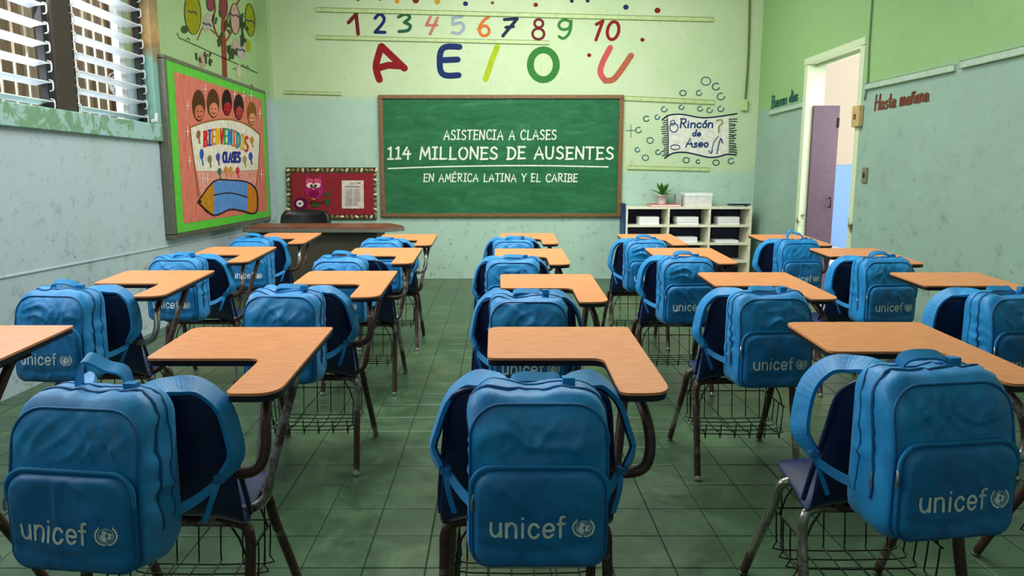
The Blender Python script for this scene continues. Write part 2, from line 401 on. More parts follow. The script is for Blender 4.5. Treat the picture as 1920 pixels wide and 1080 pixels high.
# stroke alphabet, unit height
G = {
'A': (.75, [[(0,0),(.36,1),(.72,0)], [(.08,.36),(.66,.36)]]), 'B': (.68, [[(.1,1),(.1,0)], [(0,1),(.5,.97),(.58,.76),(.45,.55),(.12,.52)], [(.12,.52),(.55,.45),(.64,.24),(.5,.03),(0,0)]]),
'C': (.68, [[(.64,.82),(.5,.97),(.25,.96),(.06,.7),(.04,.35),(.2,.05),(.45,0),(.66,.12)]]),
'D': (.72, [[(.1,1),(.1,0)], [(0,1),(.42,.95),(.66,.7),(.66,.32),(.45,.05),(0,0)]]),
'E': (.62, [[(.08,1),(.08,0)], [(0,1),(.58,.98)], [(.1,.52),(.48,.53)], [(0,0),(.6,.03)]]),
'I': (.42, [[(.21,1),(.21,0)], [(.02,1),(.4,.99)], [(0,0),(.42,.01)]]),
'L': (.6, [[(.08,1),(.08,0)], [(.02,0),(.58,.02)]]),
'M': (.86, [[(0,0),(.12,1)], [(.12,1),(.42,.3)], [(.42,.3),(.72,1)], [(.72,1),(.84,0)]]),
'N': (.72, [[(.04,0),(.06,1)], [(.06,1),(.64,0)], [(.64,0),(.66,1)]]),
'O': (.74, [[(.36,1),(.1,.84),(.02,.5),(.12,.14),(.38,0),(.62,.14),(.72,.5),(.62,.86),(.38,1)]]),
'R': (.68, [[(.1,1),(.1,0)], [(0,1),(.48,.97),(.58,.76),(.45,.54),(.12,.5)], [(.3,.5),(.66,0)]]),
'S': (.6, [[(.54,.86),(.36,1),(.12,.9),(.1,.66),(.3,.52),(.52,.38),(.54,.14),(.3,0),(.02,.1)]]),
'T': (.66, [[(.33,1),(.33,0)], [(0,.99),(.66,1)]]), 'U': (.7, [[(.04,1),(.06,.3),(.2,.03),(.44,.02),(.6,.26),(.64,1)]]),
'V': (.7, [[(.02,1),(.34,0)], [(.34,0),(.68,1)]]), 'Y': (.68, [[(.02,1),(.34,.5)], [(.68,1),(.34,.5)], [(.34,.5),(.34,0)]]),
'1': (.44, [[(.04,.86),(.24,1)], [(.24,1),(.24,0)], [(.02,0),(.44,.01)]]), '4': (.66, [[(.34,1),(.02,.42)], [(.02,.42),(.64,.44)], [(.46,.72),(.44,0)]]),
'H': (.7, [[(.08,1),(.02,0)], [(.64,1),(.56,0)], [(.0,.5),(.66,.55)]]),
'u': (.55, [[(.05,.5),(.05,.15),(.18,.0),(.34,.02),(.46,.16)], [(.47,.5),(.47,0)]]), 'n': (.55, [[(.05,.5),(.05,0)], [(.05,.34),(.2,.5),(.38,.48),(.47,.34),(.47,0)]]),
'i': (.2, [[(.08,.5),(.08,0)], [(.08,.70),(.08,.71)]]), 'c': (.5, [[(.44,.4),(.32,.5),(.15,.48),(.04,.3),(.06,.12),(.2,0),(.36,.02),(.45,.12)]]),
'e': (.54, [[(.05,.26),(.47,.26),(.42,.44),(.26,.5),(.1,.43),(.04,.25),(.1,.07),(.26,0),(.44,.09)]]),
'f': (.32, [[(.3,.74),(.19,.74),(.13,.62),(.13,0)], [(.0,.48),(.28,.48)]]),
'a': (.54, [[(.44,.45),(.24,.5),(.06,.36),(.05,.12),(.18,0),(.36,.08),(.44,.45)], [(.44,.45),(.44,.08),(.54,.02)]]),
'o': (.5, [[(.24,.5),(.07,.4),(.04,.2),(.14,.02),(.3,.02),(.42,.2),(.4,.42),(.24,.5)]]),
'd': (.56, [[(.44,.42),(.24,.5),(.06,.36),(.05,.12),(.18,0),(.36,.08),(.44,.4)], [(.48,1),(.44,.08),(.54,.02)]]),
's': (.44, [[(.36,.42),(.22,.5),(.08,.4),(.16,.28),(.34,.2),(.32,.04),(.16,0),(.02,.06)]]),
't': (.36, [[(.18,.85),(.14,.1),(.26,0),(.36,.06)], [(0,.54),(.32,.56)]]),
'm': (.8, [[(.05,.5),(.05,0)], [(.05,.34),(.2,.5),(.34,.46),(.38,0)], [(.38,.34),(.54,.5),(.68,.44),(.72,0)]]),
'r': (.36, [[(.06,.5),(.06,0)], [(.06,.3),(.18,.48),(.34,.46)]]), ' ': (.42, []),
}
ACC = {'É': ('E', [[(.24,1.12),(.44,1.3)]]), 'ó': ('o', [[(.2,.64),(.34,.8)]]), 'í': ('i', [[(.04,.64),(.2,.8)]]), 'ñ': ('n', [[(.08,.64),(.2,.72),(.32,.64),(.44,.72)]])}
def glyph(ch):
    if ch in ACC:
        b_, ex = ACC[ch]; w_, st = G[b_]
        if b_ == 'i': st = st[:1]
        return w_, st+ex
    return G[ch]
def write(b, text, x0, x1, y0, y1, wd, place, gap=.16, slant=0, rough=0, height=1.0):
    """text between x0..x1 with baseline y0 and cap line y1 (2D units of place)"""
    tot = sum(glyph(c)[0]+gap for c in text)-gap
    sx = (x1-x0)/tot; sy = (y1-y0)/height; x = 0
    for c in text:
        gw, st = glyph(c)
        jx, jy = random.uniform(-rough, rough), random.uniform(-rough, rough)
        for pl in st:
            def T(p_): return (x0+(x+p_[0]+jx+slant*p_[1])*sx, y0+((p_[1]+jy)*sy+(p_[0]+x)*0))
            stroke_geo(b, [T(p_) for p_ in pl], wd, place, sm=4 if len(pl) > 3 else 1)
        x += gw+gap

# ------------------------------------------------------------------ room shell
XL, XR, YB, YF, ZC = -2.57, 2.886, 7.82, -1.6, 3.35
def wall_panels(rects, axis, a, bth):
    b = B()
    for (u0, u1, z0, z1) in rects:
        if axis == 'x': b.box((a, u0, z0), (bth, u1, z1))
        else: b.box((u0, a, z0), (u1, bth, z1))
    return b
wall_back = struct(wall_panels([(XL-.2, XR+.15, 0, ZC)], 'y', YB, YB+.2).obj('wall_back', M['wall_back']))
WY0, WY1, WZ0, WZ1 = 1.3, 5.30, 1.535, 2.75
wall_left = struct(wall_panels([(YF, WY0, 0, ZC), (WY1, YB, 0, ZC), (WY0, WY1, 0, WZ0), (WY0, WY1, WZ1, ZC)], 'x', XL-.2, XL).obj('wall_left', M['wall_left']))
DY0, DY1, DZ = 5.66, 6.62, 2.185
wall_right = struct(wall_panels([(YF, DY0, 0, ZC), (DY1, YB, 0, ZC), (DY0, DY1, DZ, ZC)], 'x', XR, XR+.15).obj('wall_right', M['wall_right']))
wall_rear = struct(wall_panels([(XL-.2, XR+.15, 0, ZC)], 'y', YF-.2, YF).obj('wall_rear', M['wall_left']))
b = B(); b.box((XL-.2, YF-.2, ZC), (XR+.15, YB+.2, ZC+.15)); struct(b.obj('ceiling', M['ceiling']))
b = B(); b.box((XL, YF, -.15), (XR, YB, -.006)); floor_o = struct(b.obj('floor', M['grout']))

# floor tiles: the nearest 300 in view singly, the rest as one part
def tile_b(b, x, y, s=TS, g=.0016, c=.0025):
    vs = []
    for z, i in ((-.006, g), (-c*.6, g), (0, g+c)):
        vs += [(x+i, y+i, z), (x+s-i, y+i, z), (x+s-i, y+s-i, z), (x+i, y+s-i, z)]
    fs = [(8, 9, 10, 11)]
    for k in range(2):
        for j in range(4): fs.append((k*4+j, k*4+(j+1) % 4, (k+1)*4+(j+1) % 4, (k+1)*4+j))
    b.add(vs, fs)
tb = B(); tile_b(tb, 0, 0); tile_me = tb.mesh('tile'); tile_me.materials.append(M['tile'])
cells = []
i0, i1 = int(floor((XL-TX)/TS)), int(floor((XR-TX)/TS)); j0, j1 = int(floor((.0-TY)/TS)), int(floor((YB-TY)/TS))
for j in range(j0, j1+1):
    for i in range(i0, i1+1):
        cells.append((TY+j*TS, abs(TX+i*TS+TS/2), TX+i*TS))
def in_view(x, y):
    fw = y*cos(PITCH)+EYE*sin(PITCH); up = y*sin(PITCH)-EYE*cos(PITCH)
    u = CX+FPX*x/fw; v = CY-FPX*up/fw
    return -40 < u < 1960 and v < 1110
cells.sort(); k = 0; rest = B()
for (y, ax, x) in cells:
    x2, y2 = x+TS, y+TS
    if x < XL or x2 > XR or y2 > YB:        # cut tiles along the walls
        cx0, cx1, cy1 = max(x, XL), min(x2, XR), min(y2, YB)
        if cx1-cx0 > .01 and cy1-y > .01: rest.box((cx0+.002, y+.002, -.006), (cx1-.002, cy1-.002, -.0002))
        continue
    if in_view(x+TS/2, y+TS/2) and k < 300:
        put('tile', tile_me, floor_o, (x, y, random.uniform(-.0008, 0))); k += 1
    else: tile_b(rest, x, y)
r_ = rest.obj('tile_field', M['tile'], floor_o); r_['kind'] = 'stuff'

# corner pilaster, sill, ledges, rails
b = B(); b.box((XL, 7.70, 0), (-2.44, YB, ZC)); struct(b.obj('trim_1', M['wall_left']))
b = B(); b.box((XL, WY0-.1, 1.415), (XL+.035, 5.44, WZ0+.006), .006); b.box((XL-.10, WY0, WZ0-.004), (XL+.005, WY1, WZ0+.008)); struct(b.obj('trim_2', M['peel']), 'window sill band with peeling green paint')
b = B(); b.box((XL-.12, WY1-.005, WZ0), (XL+.03, WY1+.14, WZ1+.05), .006); struct(b.obj('trim_3', M['stainframe']), 'window reveal stained brown above')
b = B()
for pl in ([(YF, .63), (3.2, .64), (5.3, .612), (7.7, .60)],):
    for (ya, za), (yb_, zb) in zip(pl, pl[1:]):
        b.add([(XL+.001, ya, za-.007), (XL+.001, yb_, zb-.007), (XL+.001, yb_, zb+.007), (XL+.001, ya, za+.007), (XL+.008, ya, za-.004), (XL+.008, yb_, zb-.004), (XL+.008, yb_, zb+.004), (XL+.008, ya, za+.004)], [(4,5,6,7), (0,1,5,4), (3,7,6,2)])
struct(b.obj('trim_4', M['wall_left']), 'thin plaster ridge low on the wall')

def rail_px(name, parent, u0, v0, u1, v1, h, mat, plane, off=.012, lip=True):
    """painted wooden rail fixed to a wall, from its two ends"""
    f_ = (lambda u, v: on_y(u, v, YB-off)) if plane == 'b' else (lambda u, v: on_x(u, v, XR-off))
    a, c = f_(u0, v0), f_(u1, v1); b = B(); d = h/2
    back = Vector((0, off, 0)) if plane == 'b' else Vector((off, 0, 0))
    up = Vector((0, 0, d))
    vs = [a-up+back, c-up+back, c+up+back, a+up+back, a-up*.8, c-up*.8, c+up*.8, a+up*.8]
    b.add(vs, [(4,5,6,7), (0,1,5,4), (3,7,6,2), (0,4,7,3), (1,2,6,5)])
    o = b.obj(name, mat, parent)
    if lip:
        b2 = B(); e = -back*.15
        b2.tube([a-up+e, c-up+e], .003, 6, 1); b2.tube([a+up+e, c+up+e], .0022, 6, 1)
        b2.obj('rail_edge', M['railedge'], o)
    return o
rail_px('wall_rail', wall_back, 593, 18, 1338, 37, .045, M['railgreen'], 'b')
rail_px('wall_rail', wall_back, 593, 70, 1030, 80, .040, M['railgreen'], 'b')
rail_px('wall_rail', wall_back, 533, 173, 641, 176, .030, M['railgreen'], 'b')
rail_px('wall_rail', wall_back, 1170, 184, 1340, 192, .048, M['railgreen'], 'b')
rail_px('wall_rail', wall_back, 1176, 314, 1330, 318, .040, M['railgreen'], 'b')
rail_px('wall_rail', wall_right, 1441, 212, 1503, 196, .05, M['railwhite'], 'r', .02)
rail_px('wall_rail', wall_right, 1622, 163, 1788, 127, .045, M['railwhite'], 'r', .02)
rail_px('wall_rail', wall_right, 1800, 122, 2050, 64, .045, M['railwhite'], 'r', .02)

# ------------------------------------------------------------------ window with louvre slats
win = bpy.data.objects.new('window_1', None); COL.objects.link(win); win.location = (XL, 3.3, WZ0); struct(win, 'louvre window of white slats in two bays with a dark mullion')
def wpart(b, name, mat, parent=win):
    o = b.obj(name, mat, parent)
    if parent is win: o.location = (-XL, -3.3, -WZ0)
    return o
b = B()
b.box((XL-.12, 4.21, WZ0), (XL-.02, 4.40, WZ1), .008); wpart(b, 'mullion', M['mullion'])
b = B(); b.box((XL-.12, 2.80, WZ0), (XL-.02, 2.98, WZ1), .008); wpart(b, 'mullion', M['mullion'])
b = B(); b.box((XL-.12, WY0, WZ1-.04), (XL-.02, WY1, WZ1), .006); wpart(b, 'window_frame', M['mullion'])
bays = [(4.44, 5.24), (3.02, 4.14), (1.36, 2.74)]
for (ya, yb_) in bays:
    b = B(); b.box((XL-.075, yb_+.004, WZ0), (XL-.035, yb_+.05, WZ1)); b.box((XL-.075, ya-.03, WZ0), (XL-.035, ya-.004, WZ1)); wpart(b, 'louvre_channel', M['slot'])
    sme = None
    for k in range(11):
        z = WZ0+.045+k*.108
        if sme is None:
            sb = B(); L_ = yb_-ya
            # slat tilted: inner edge low, slightly curved section
            prof = [(-.056, -.010), (-.03, -.003), (.0, .003), (.025, .006), (.038, .006)]
            vs = []
            for yy in (0, L_):
                for (xx, zz) in prof: vs.append((xx, yy, zz+.003))
                for (xx, zz) in reversed(prof): vs.append((xx, yy, zz-.003))
            n_ = 10; fs = [(i, (i+1) % n_, n_+(i+1) % n_, n_+i) for i in range(n_)]+[tuple(range(n_-1, -1, -1)), tuple(range(n_, 2*n_))]
            sb.add(vs, fs); sme = sb.mesh('slat'); sme.materials.append(M['slat'])
            cb = B(); cb.tube([(-.01, 0, -.040), (.018, 0, -.036), (.022, 0, -.008), (.018, 0, .018), (-.01, 0, .024)], .0045, 6, 2)
            cme = cb.mesh('slat_clip'); cme.materials.append(M['whitepaint'])
        s_ = put('slat', sme, win, (-.045, ya-3.3, z-WZ0))
        put('slat_clip', cme, s_, (.01, yb_-ya+.022, .0))
        put('slat_clip', cme, s_, (.01, -.016, .0))
b = B(); b.tube([(XL-.0, 5.29, 1.56), (XL+.03, 5.29, 1.565)], .016, 10, 1); b.tube([(XL+.03, 5.29, 1.56), (XL+.035, 5.29, 1.62)], .012, 8, 1)
wpart(b, 'operator_knob', M['whitepaint'])
# security grille outside the slats
b = B()
for k in range(34):
    y = 1.35+k*.119; b.box((XL-.185, y, WZ0-.03), (XL-.175, y+.011, WZ1))
for z in (2.70,): b.box((XL-.188, WY0, z), (XL-.178, WY1, z+.018))
gr = b.obj('window_grille', plain((206, 184, 150), .6, name='grille_paint'), win, (-XL, -3.3, -WZ0))
b = B(); b.box((XL-.17, 5.13, WZ0), (XL-.12, 5.20, WZ1)); wpart(b, 'frame_post', M['whitepaint'])

# neighbouring plank wall seen through the louvres
pw = bpy.data.objects.new('neighbour_wall', None); COL.objects.link(pw); pw.location = (-4.0, 6.2, 0); struct(pw, 'weathered plank wall beyond the louvre window')
for k in range(40):
    wd = .17; b = B(); dx = random.uniform(-.02, .02); b.box((-.04+dx, -3+k*wd+.006, 0), (dx, -3+(k+1)*wd-.006, random.uniform(4.6, 4.8)))
    b.obj('plank', M['plank'], pw)
b = B(); b.box((-6, -4, -.2), (XL-.2, 14, -.01)); struct(b.obj('outside_ground', M['concrete']))
# coil of cable hanging outside
b = B()
for k in range(4):
    c = on_x(222+k*3, 172-k*5, XL-.30); rr = .055+.008*k
    b.tube([(c.x-.02*k, c.y+rr*1.25*cos(a), c.z+rr*sin(a)) for a in [2*pi*q/14 for q in range(15)]], .006, 6, 1)
c = on_x(225, 180, XL-.30); b.tube([c, c+Vector((0, .05, -.14)), c+Vector((-.01, .03, -.30)), c+Vector((0, -.05, -.6))], .006, 6)
b.obj('cable_coil', M['whitepaint'], gr)['label'] = 'coil of white cable outside the louvres'

# ------------------------------------------------------------------ door and corridor
b = B()
b.box((XR-.012, DY1-.02, 0), (XR+.16, DY1+.05, DZ-.016), .005); b.box((XR-.012, DY0-.05, 0), (XR+.16, DY0+.012, DZ-.016), .005)
b.box((XR-.016, DY0-.055, DZ-.014), (XR+.165, DY1+.055, DZ+.045), .004)
b.box((XR+.07, DY0, DZ-.04), (XR+.10, DY1-.02, DZ-.02))
struct(b.obj('door_1', M['doorframe']), 'open doorway with pale frame, dirty at hand height')
dl = thing('door_leaf', 'narrow dark purple door leaf standing open outside the doorway', 'door', (XR+.055, 6.572, 0))
b = B(); b.box((0, 0, .03), (.245, .035, 1.80), .004); b.obj('panel', M['doorleaf'], dl)
for z in (.35, 1.6): 
    b = B(); b.tube([(.235, -.004, z), (.235, -.004, z+.09)], .009, 8, 1); b.obj('hinge', M['blackmetal'], dl)
b = B(); b.tube([(.20, -.0, .95), (.20, -.03, .95), (.20, -.03, .87), (.20, 0, .87)], .006, 6); b.obj('handle', M['blackmetal'], dl)
b = B(); b.box((XR+.15, 3, -.15), (9, 27, 0)); struct(b.obj('corridor_floor', M['concrete']))
b = B(); b.box((5.6, 4, 0), (5.75, 26, 1.33)); b.box((XR+.15, 26, 0), (5.75, 26.2, 1.33)); cw = struct(b.obj('corridor_wall', M['corridor_blue']), 'corridor wall, blue below and cream above')
b = B(); b.box((5.595, 4, 1.33), (5.75, 26, 4.6)); b.box((XR+.15, 25.99, 1.33), (5.75, 26.2, 4.6)); b.obj('upper_wall', M['corridor_cream'], cw)

# ------------------------------------------------------------------ paint on the walls
COLR = {'red': (136, 22, 28), 'navy': (16, 44, 98), 'green': (52, 122, 52), 'dgreen': (38, 92, 60), 'pink': (190, 110, 104), 'grey': (150, 166, 178), 'orange': (206, 110, 44), 'dnavy': (18, 40, 70), 'maroon': (110, 30, 36), 'lime': (166, 186, 28), 'rose': (200, 84, 88), 'ochre': (196, 150, 40), 'brownr': (176, 96, 70), 'brown': (110, 74, 48), 'blue': (50, 96, 170)}
def pm(c, r=.55): return plain(COLR[c] if isinstance(c, str) else c, r, 0, .10, 'wall_paint_'+(c if isinstance(c, str) else 'mix'), .12)
def BK(off=.0015, sc=2.4542, ou=520, ov=0): return lambda x, y: on_y(ou+x/sc, ov+y/sc, YB-off)
pb = BK()
def painted(name, col, strokes, wd, label, place=pb, parent=wall_back, closed=False, sm=4):
    b = B()
    for st in strokes: stroke_geo(b, st, wd, place, closed, sm if len(st) > 3 else 1)
    o = b.obj(name, pm(col), parent)
    if label: o['label'] = label
    return o
N_ = 'painted_number'
painted(N_, 'maroon', [[(328,104),(365,62)], [(362,62),(372,156)]], 17, 'dark red painted number 1')
painted(N_, 'navy', [[(450,84),(470,65),(490,80),(486,105),(450,148)], [(450,148),(495,149)]], 15, 'blue painted number 2')
painted(N_, 'dgreen', [[(558,78),(590,65),(610,80),(585,103)], [(585,103),(612,118),(600,140),(560,145)]], 15, 'green painted number 3')
painted(N_, 'pink', [[(705,78),(685,116)], [(685,116),(735,116)], [(738,82),(703,157)]], 13, 'pink painted number 4')
painted(N_, 'grey', [[(852,76),(808,82)], [(808,82),(805,112)], [(805,112),(845,106),(858,130),(835,154),(806,150)]], 15, 'grey painted number 5')
painted(N_, 'orange', [[(972,78),(946,98),(930,126),(930,146)], ellipse_pts(953, 142, 22, 23, 14)], 14, 'orange painted number 6')
painted(N_, 'dnavy', [[(1045,90),(1104,86)], [(1104,86),(1038,165)], [(1052,126),(1086,122)]], 15, 'dark blue painted number 7')
painted(N_, 'maroon', [ellipse_pts(1203, 108, 20, 19, 14, .2), ellipse_pts(1201, 156, 27, 25, 16, .1)], 12, 'maroon painted number 8', closed=True, sm=1)
painted(N_, 'green', [ellipse_pts(1322, 114, 27, 22, 14, -.2, -.1, 5.6), [(1352,96),(1350,130),(1338,160),(1316,177),(1296,168)]], 13, 'green painted number 9')
painted(N_, 'red', [[(1468,112),(1498,97)], [(1498,97),(1466,184)], ], 15, 'red digit one of number 10')
painted(N_, 'red', [ellipse_pts(1545, 141, 26, 42, 16, .22)], 15, 'red zero of number 10', closed=True, sm=1)
L_ = 'painted_letter'
painted(L_, 'red', [[(478,214),(456,290),(458,330),(470,366)], [(480,214),(530,262),(585,314)], [(468,312),(510,300),(570,304)]], 32, 'large red painted letter A')
painted(L_, 'navy', [[(838,216),(775,216),(750,245),(750,320),(775,347),(834,346)], [(765,277),(830,274)]], 28, 'large blue painted letter E')
painted(L_, 'lime', [[(1012,214),(985,285),(958,364)]], 26, 'large lime painted letter I')
painted(L_, 'green', [ellipse_pts(1224, 298, 60, 69, 24)], 32, 'large green painted letter O', closed=True, sm=1)
painted(L_, 'rose', [[(1532,220),(1498,285),(1486,335),(1510,372)]], 27, 'rose stroke of large letter U')
pb2 = BK(.003)
painted(L_, 'brownr', [[(1508,371),(1545,366),(1580,325),(1628,255)]], 27, 'brown stroke of large letter U', pb2)
for (x, y, r, c) in [(372,-2,8,'dgreen'), (472,-3,7,'dgreen'), (551,6,11,'ochre'), (637,2,15,'maroon'), (736,8,14,'ochre'), (866,17,12,'navy'), (990,13,8,'brown'), (1189,22,11,'red'), (1355,5,9,'dnavy'), (1428,4,9,'dnavy'), (1604,33,13,'navy'), (1749,48,14,'red'), (1680,183,10,'maroon'), (1435,254,10,'red')]:
    b = B(); fill_geo(b, ellipse_pts(x, y, r, r*.92, 14), pb); b.obj('painted_dot', pm(c), wall_back)

# cleaning-corner scroll with bubbles
ps = BK(.0015, 5.4, 1150, 130)
def ps2(x, y): return on_y(1150+x/5.4, 130+y/5.4, YB-.003)
b = B(); top = [(545,478),(620,460),(700,457),(800,478),(900,490),(1000,486),(1080,476),(1170,462)]; bot = [(1160,862),(1060,884),(960,890),(850,865),(720,840),(620,846),(560,872)]
fill_geo(b, top+bot, ps); sc_ = b.obj('painted_scroll', pm((226, 226, 214)), wall_back)
b = B()
stroke_geo(b, [(495,512),(560,466),(690,455),(900,490),(1080,476),(1250,448)], 14, ps2)
stroke_geo(b, [(520,900),(600,850),(720,840),(850,865),(960,890),(1060,885),(1150,860),(1240,866)], 14, ps2)
stroke_geo(b, [(545,480),(556,640),(556,870)], 8, ps2)
for k in range(17):
    y = 505+k*22; stroke_geo(b, [(1172, y), (1200+random.uniform(0,30), y+random.uniform(-8, 8)), (1235+random.uniform(-15,20), y+random.uniform(-4, 14))], 9, ps2)
    stroke_geo(b, [(500+random.uniform(-15,15), y+16), (550, y+8)], 8, ps2)
b.obj('scroll_outline', pm('dnavy'), sc_)
b = B()
write(b, 'Rincón', 672, 1010, 590, 500, 15, ps2, .1, .12, .02)
write(b, 'de', 800, 885, 675, 610, 13, ps2, .1, .1)
write(b, 'Aseo', 735, 960, 785, 700, 14, ps2, .1, .12, .02)
stroke_geo(b, ellipse_pts(612, 590, 42, 46, 14), 9, ps2, True, 1); stroke_geo(b, ellipse_pts(600, 540, 22, 26, 10), 8, ps2, True, 1)
stroke_geo(b, ellipse_pts(625, 788, 48, 24, 14), 8, ps2, True, 1)
stroke_geo(b, [(1060,680),(1015,740),(990,850)], 7, ps2); stroke_geo(b, [(1085,700),(1060,780),(1048,855)], 9, ps2); stroke_geo(b, [(965,820),(985,850),(1000,820)], 9, ps2); stroke_geo(b, [(1090,705),(1105,745)], 12, ps2)
b.obj('scroll_lettering', pm((32, 62, 120)), sc_)
b = B(); stroke_geo(b, [(1045,520),(1090,510),(1105,545),(1070,580),(1068,635)], 14, ps2); b.obj('scroll_brush', pm((130, 140, 60)), sc_)
for (x, y, r) in [(937,120,48),(1040,175,38),(1090,275,38),(705,240,32),(868,240,28),(515,405,28),(690,385,24),(878,400,26),(975,415,28),(1088,400,30),(445,485,24),(335,500,30),(255,615,30),(372,720,34),(245,815,24),(455,840,26),(325,895,32),(738,920,32),(858,935,20),(1040,945,32),(1192,930,30)]:
    b = B(); a0 = random.uniform(.3, 1.2)
    if r in (48, 34, 32): stroke_geo(b, ellipse_pts(x, y, r, r*.85, 16), 11, ps, True, 1)
    else: stroke_geo(b, ellipse_pts(x, y, r, r*.9, 12, -.3, a0-.4, a0+4.6), 12, ps, False, 1)
    b.obj('painted_bubble', pm(random.choice([(40, 96, 84), (52, 104, 128), (60, 110, 100)])), wall_back)
b = B(); stroke_geo(b, [(130,620),(215,620)], 8, ps, sm=1); stroke_geo(b, [(178,560),(178,690)], 6, ps, sm=1); b.obj('painted_sparkle', pm((60, 90, 120)), wall_back)

# words on the right wall
def pr(x, y): return on_x(x, y, XR-.0015)
b = B()
def slant_write(b, text, x0, y0, x1, y1, h, wd, place, gap=.1, slant=.2, rough=.03):
    sl = (y1-y0)/(x1-x0)
    write(b, text, x0, x1, 0, -h, wd, lambda x, y: place(x, y+y0+(x-x0)*sl), gap, slant, rough)
slant_write(b, 'Buenos días', 1446, 203, 1496, 188, 22, 2.4, pr); o = b.obj('painted_words', pm((36, 92, 78)), wall_right); o['label'] = 'green handwritten words Buenos días'
b = B(); slant_write(b, 'Hasta mañana', 1640, 207, 1741, 188, 28, 3.6, pr); o = b.obj('painted_words', pm((112, 66, 48)), wall_right); o['label'] = 'brown handwritten words Hasta mañana'

# tree mural on the left wall
def pl(off): return lambda x, y: on_x(320+x/4.8, y/4.8, XL+off)
b = B()
for st, wd in [([(488,700),(482,520),(476,360)], 44), ([(478,380),(470,240),(480,100),(470,-60)], 34), ([(470,380),(410,300),(380,180),(400,80),(380,-60)], 16), ([(490,380),(540,300),(560,220),(640,180)], 16), ([(400,300),(300,240),(240,360)], 10), ([(500,260),(520,130),(600,30),(640,-50)], 14)]:
    stroke_geo(b, st, wd, pl(.0015))
mural = b.obj('painted_tree', pm((138, 62, 46)), wall_left); mural['label'] = 'painted tree mural with red-brown trunk'
for (x, y, rx, ry, c, a) in [(200,120,74,190,(150,150,20),-.05),(715,180,42,148,(150,160,24),-.06),(700,412,22,56,(160,170,30),0),(360,20,36,80,(142,62,84),0),(475,60,36,105,(142,58,72),0),(580,170,42,140,(196,160,150),-.05),(330,205,40,85,(178,168,160),.1),(635,455,42,78,(186,172,168),0),(290,540,36,70,(184,160,140),0),(615,640,26,60,(196,190,160),0),(580,405,26,60,(190,160,150),0),(125,265,32,36,(58,84,48),0)]:
    b = B(); fill_geo(b, ellipse_pts(x, y, rx, ry, 20, a), pl(.003)); o = b.obj('painted_leaf', pm(c), mural)
b = B()
for (x, y, rx, ry, a) in [(200,120,74,190,-.05),(715,180,42,148,-.06),(580,170,42,140,-.05),(475,60,36,105,0),(360,20,36,80,0)]: stroke_geo(b, ellipse_pts(x, y, rx, ry, 24, a), 6, pl(.0045), True, 1)
for k in range(60):
    x, y = random.choice([(430,330),(520,220),(640,120),(660,330),(520,440),(250,480),(330,500),(560,480),(410,140),(660,230)]); x += random.uniform(-30, 30); y += random.uniform(-50, 50)
    stroke_geo(b, [(x, y), (x+random.uniform(-10, 14), y+random.uniform(20, 60))], 14, pl(.0045), sm=1)
b.obj('mural_outline', pm((60, 76, 44)), mural)
b = B(); stroke_geo(b, [(60,300),(75,340),(790,662)], 9, pl(.0015), sm=1)
for (x, y) in [(110,560),(730,770),(580,620),(690,600),(160,350),(650,590)]: stroke_geo(b, [(x-20, y+5), (x, y-10), (x+10, y+14)], 8, pl(.0015), sm=1)
b.obj('mural_ground_line', pm((56, 92, 56)), mural)
b = B()
for (x, y) in [(200, 110), (580, 140), (715, 190), (330, 220), (635, 450)]: stroke_geo(b, [(x-34, y-14), (x-10, y+2), (x+10, y-6), (x+34, y+16)], 12, pl(.0055))
b.obj('leaf_writing', pm((70, 72, 90)), mural)

# ------------------------------------------------------------------ notice board with class poster (left wall)
XP = XL+.085
nb = thing('notice_board', 'notice board with coral BIENVENIDOS poster and green border beside the window', 'notice board', (XL, 6.5, .64))
def nbp(b, name, mat): return b.obj(name, mat, nb, (-XL, -6.5, -.64))
def ppx(off): return lambda x, y: on_x(320+x/3.6, 130+y/3.6, XP+off)
c4 = [on_x(311, 112, XP), on_x(503, 173, XP), on_x(510, 404, XP), on_x(331, 447, XP)]
y0_, y1_ = c4[0].y, min((c4[1].y+c4[2].y)/2, 7.69); z0_, z1_ = (c4[2].z+c4[3].z)/2, (c4[0].z+c4[1].z)/2
b = B(); b.box((XL+.02, y0_, z0_), (XP-.02, y1_, z1_), .004); nbp(b, 'backing', M['mullion'])
for (a_, c_) in [((y0_-.02, z0_-.025), (y1_+.01, z0_+.012)), ((y0_-.02, z1_-.012), (y1_+.01, z1_+.02)), ((y0_-.02, z0_), (y0_+.018, z1_)), ((y1_-.018, z0_), (y1_+.01, z1_))]:
    b = B(); b.box((XL+.005, a_[0], a_[1]), (XP-.008, c_[0], c_[1]), .004); nbp(b, 'frame_rail', plain((118, 116, 104), .4, .5, name='aluminium_frame'))
b = B(); b.box((XP-.02, y0_+.02, z0_+.014), (XP-.006, y1_-.019, z1_-.014)); nbp(b, 'green_border', plain((88, 190, 54), .7, name='green_card'))
gy = (y1_-y0_)*.045; gz = (z1_-z0_)*.062
t = NT('coral_poster_paper'); n = t.noise(t.scale(t.pos(), (1, 2, .6)), 14, 4)
M['coral'] = t.set(t.ramp(n, [(.3, (196, 96, 78)), (.7, (216, 124, 104))]), .7)
b = B(); b.box((XP-.006, y0_+gy+.03, z0_+gz), (XP-.004, y1_-gy-.02, z1_-gz)); poster = nbp(b, 'poster', M['coral'])
def pp(name, fn, col, layer):
    b = B(); fn(b, ppx(.001*layer)); return b.obj(name, pm(col, .7), poster, (0, 0, 0)) 
pp('drawn_page', lambda b, P: fill_geo(b, [(135,392),(220,362),(330,342),(410,344),(480,362),(550,400),(600,442),(596,560),(588,680),(440,690),(300,690),(175,690),(150,560)], P), (224, 216, 200), -2)
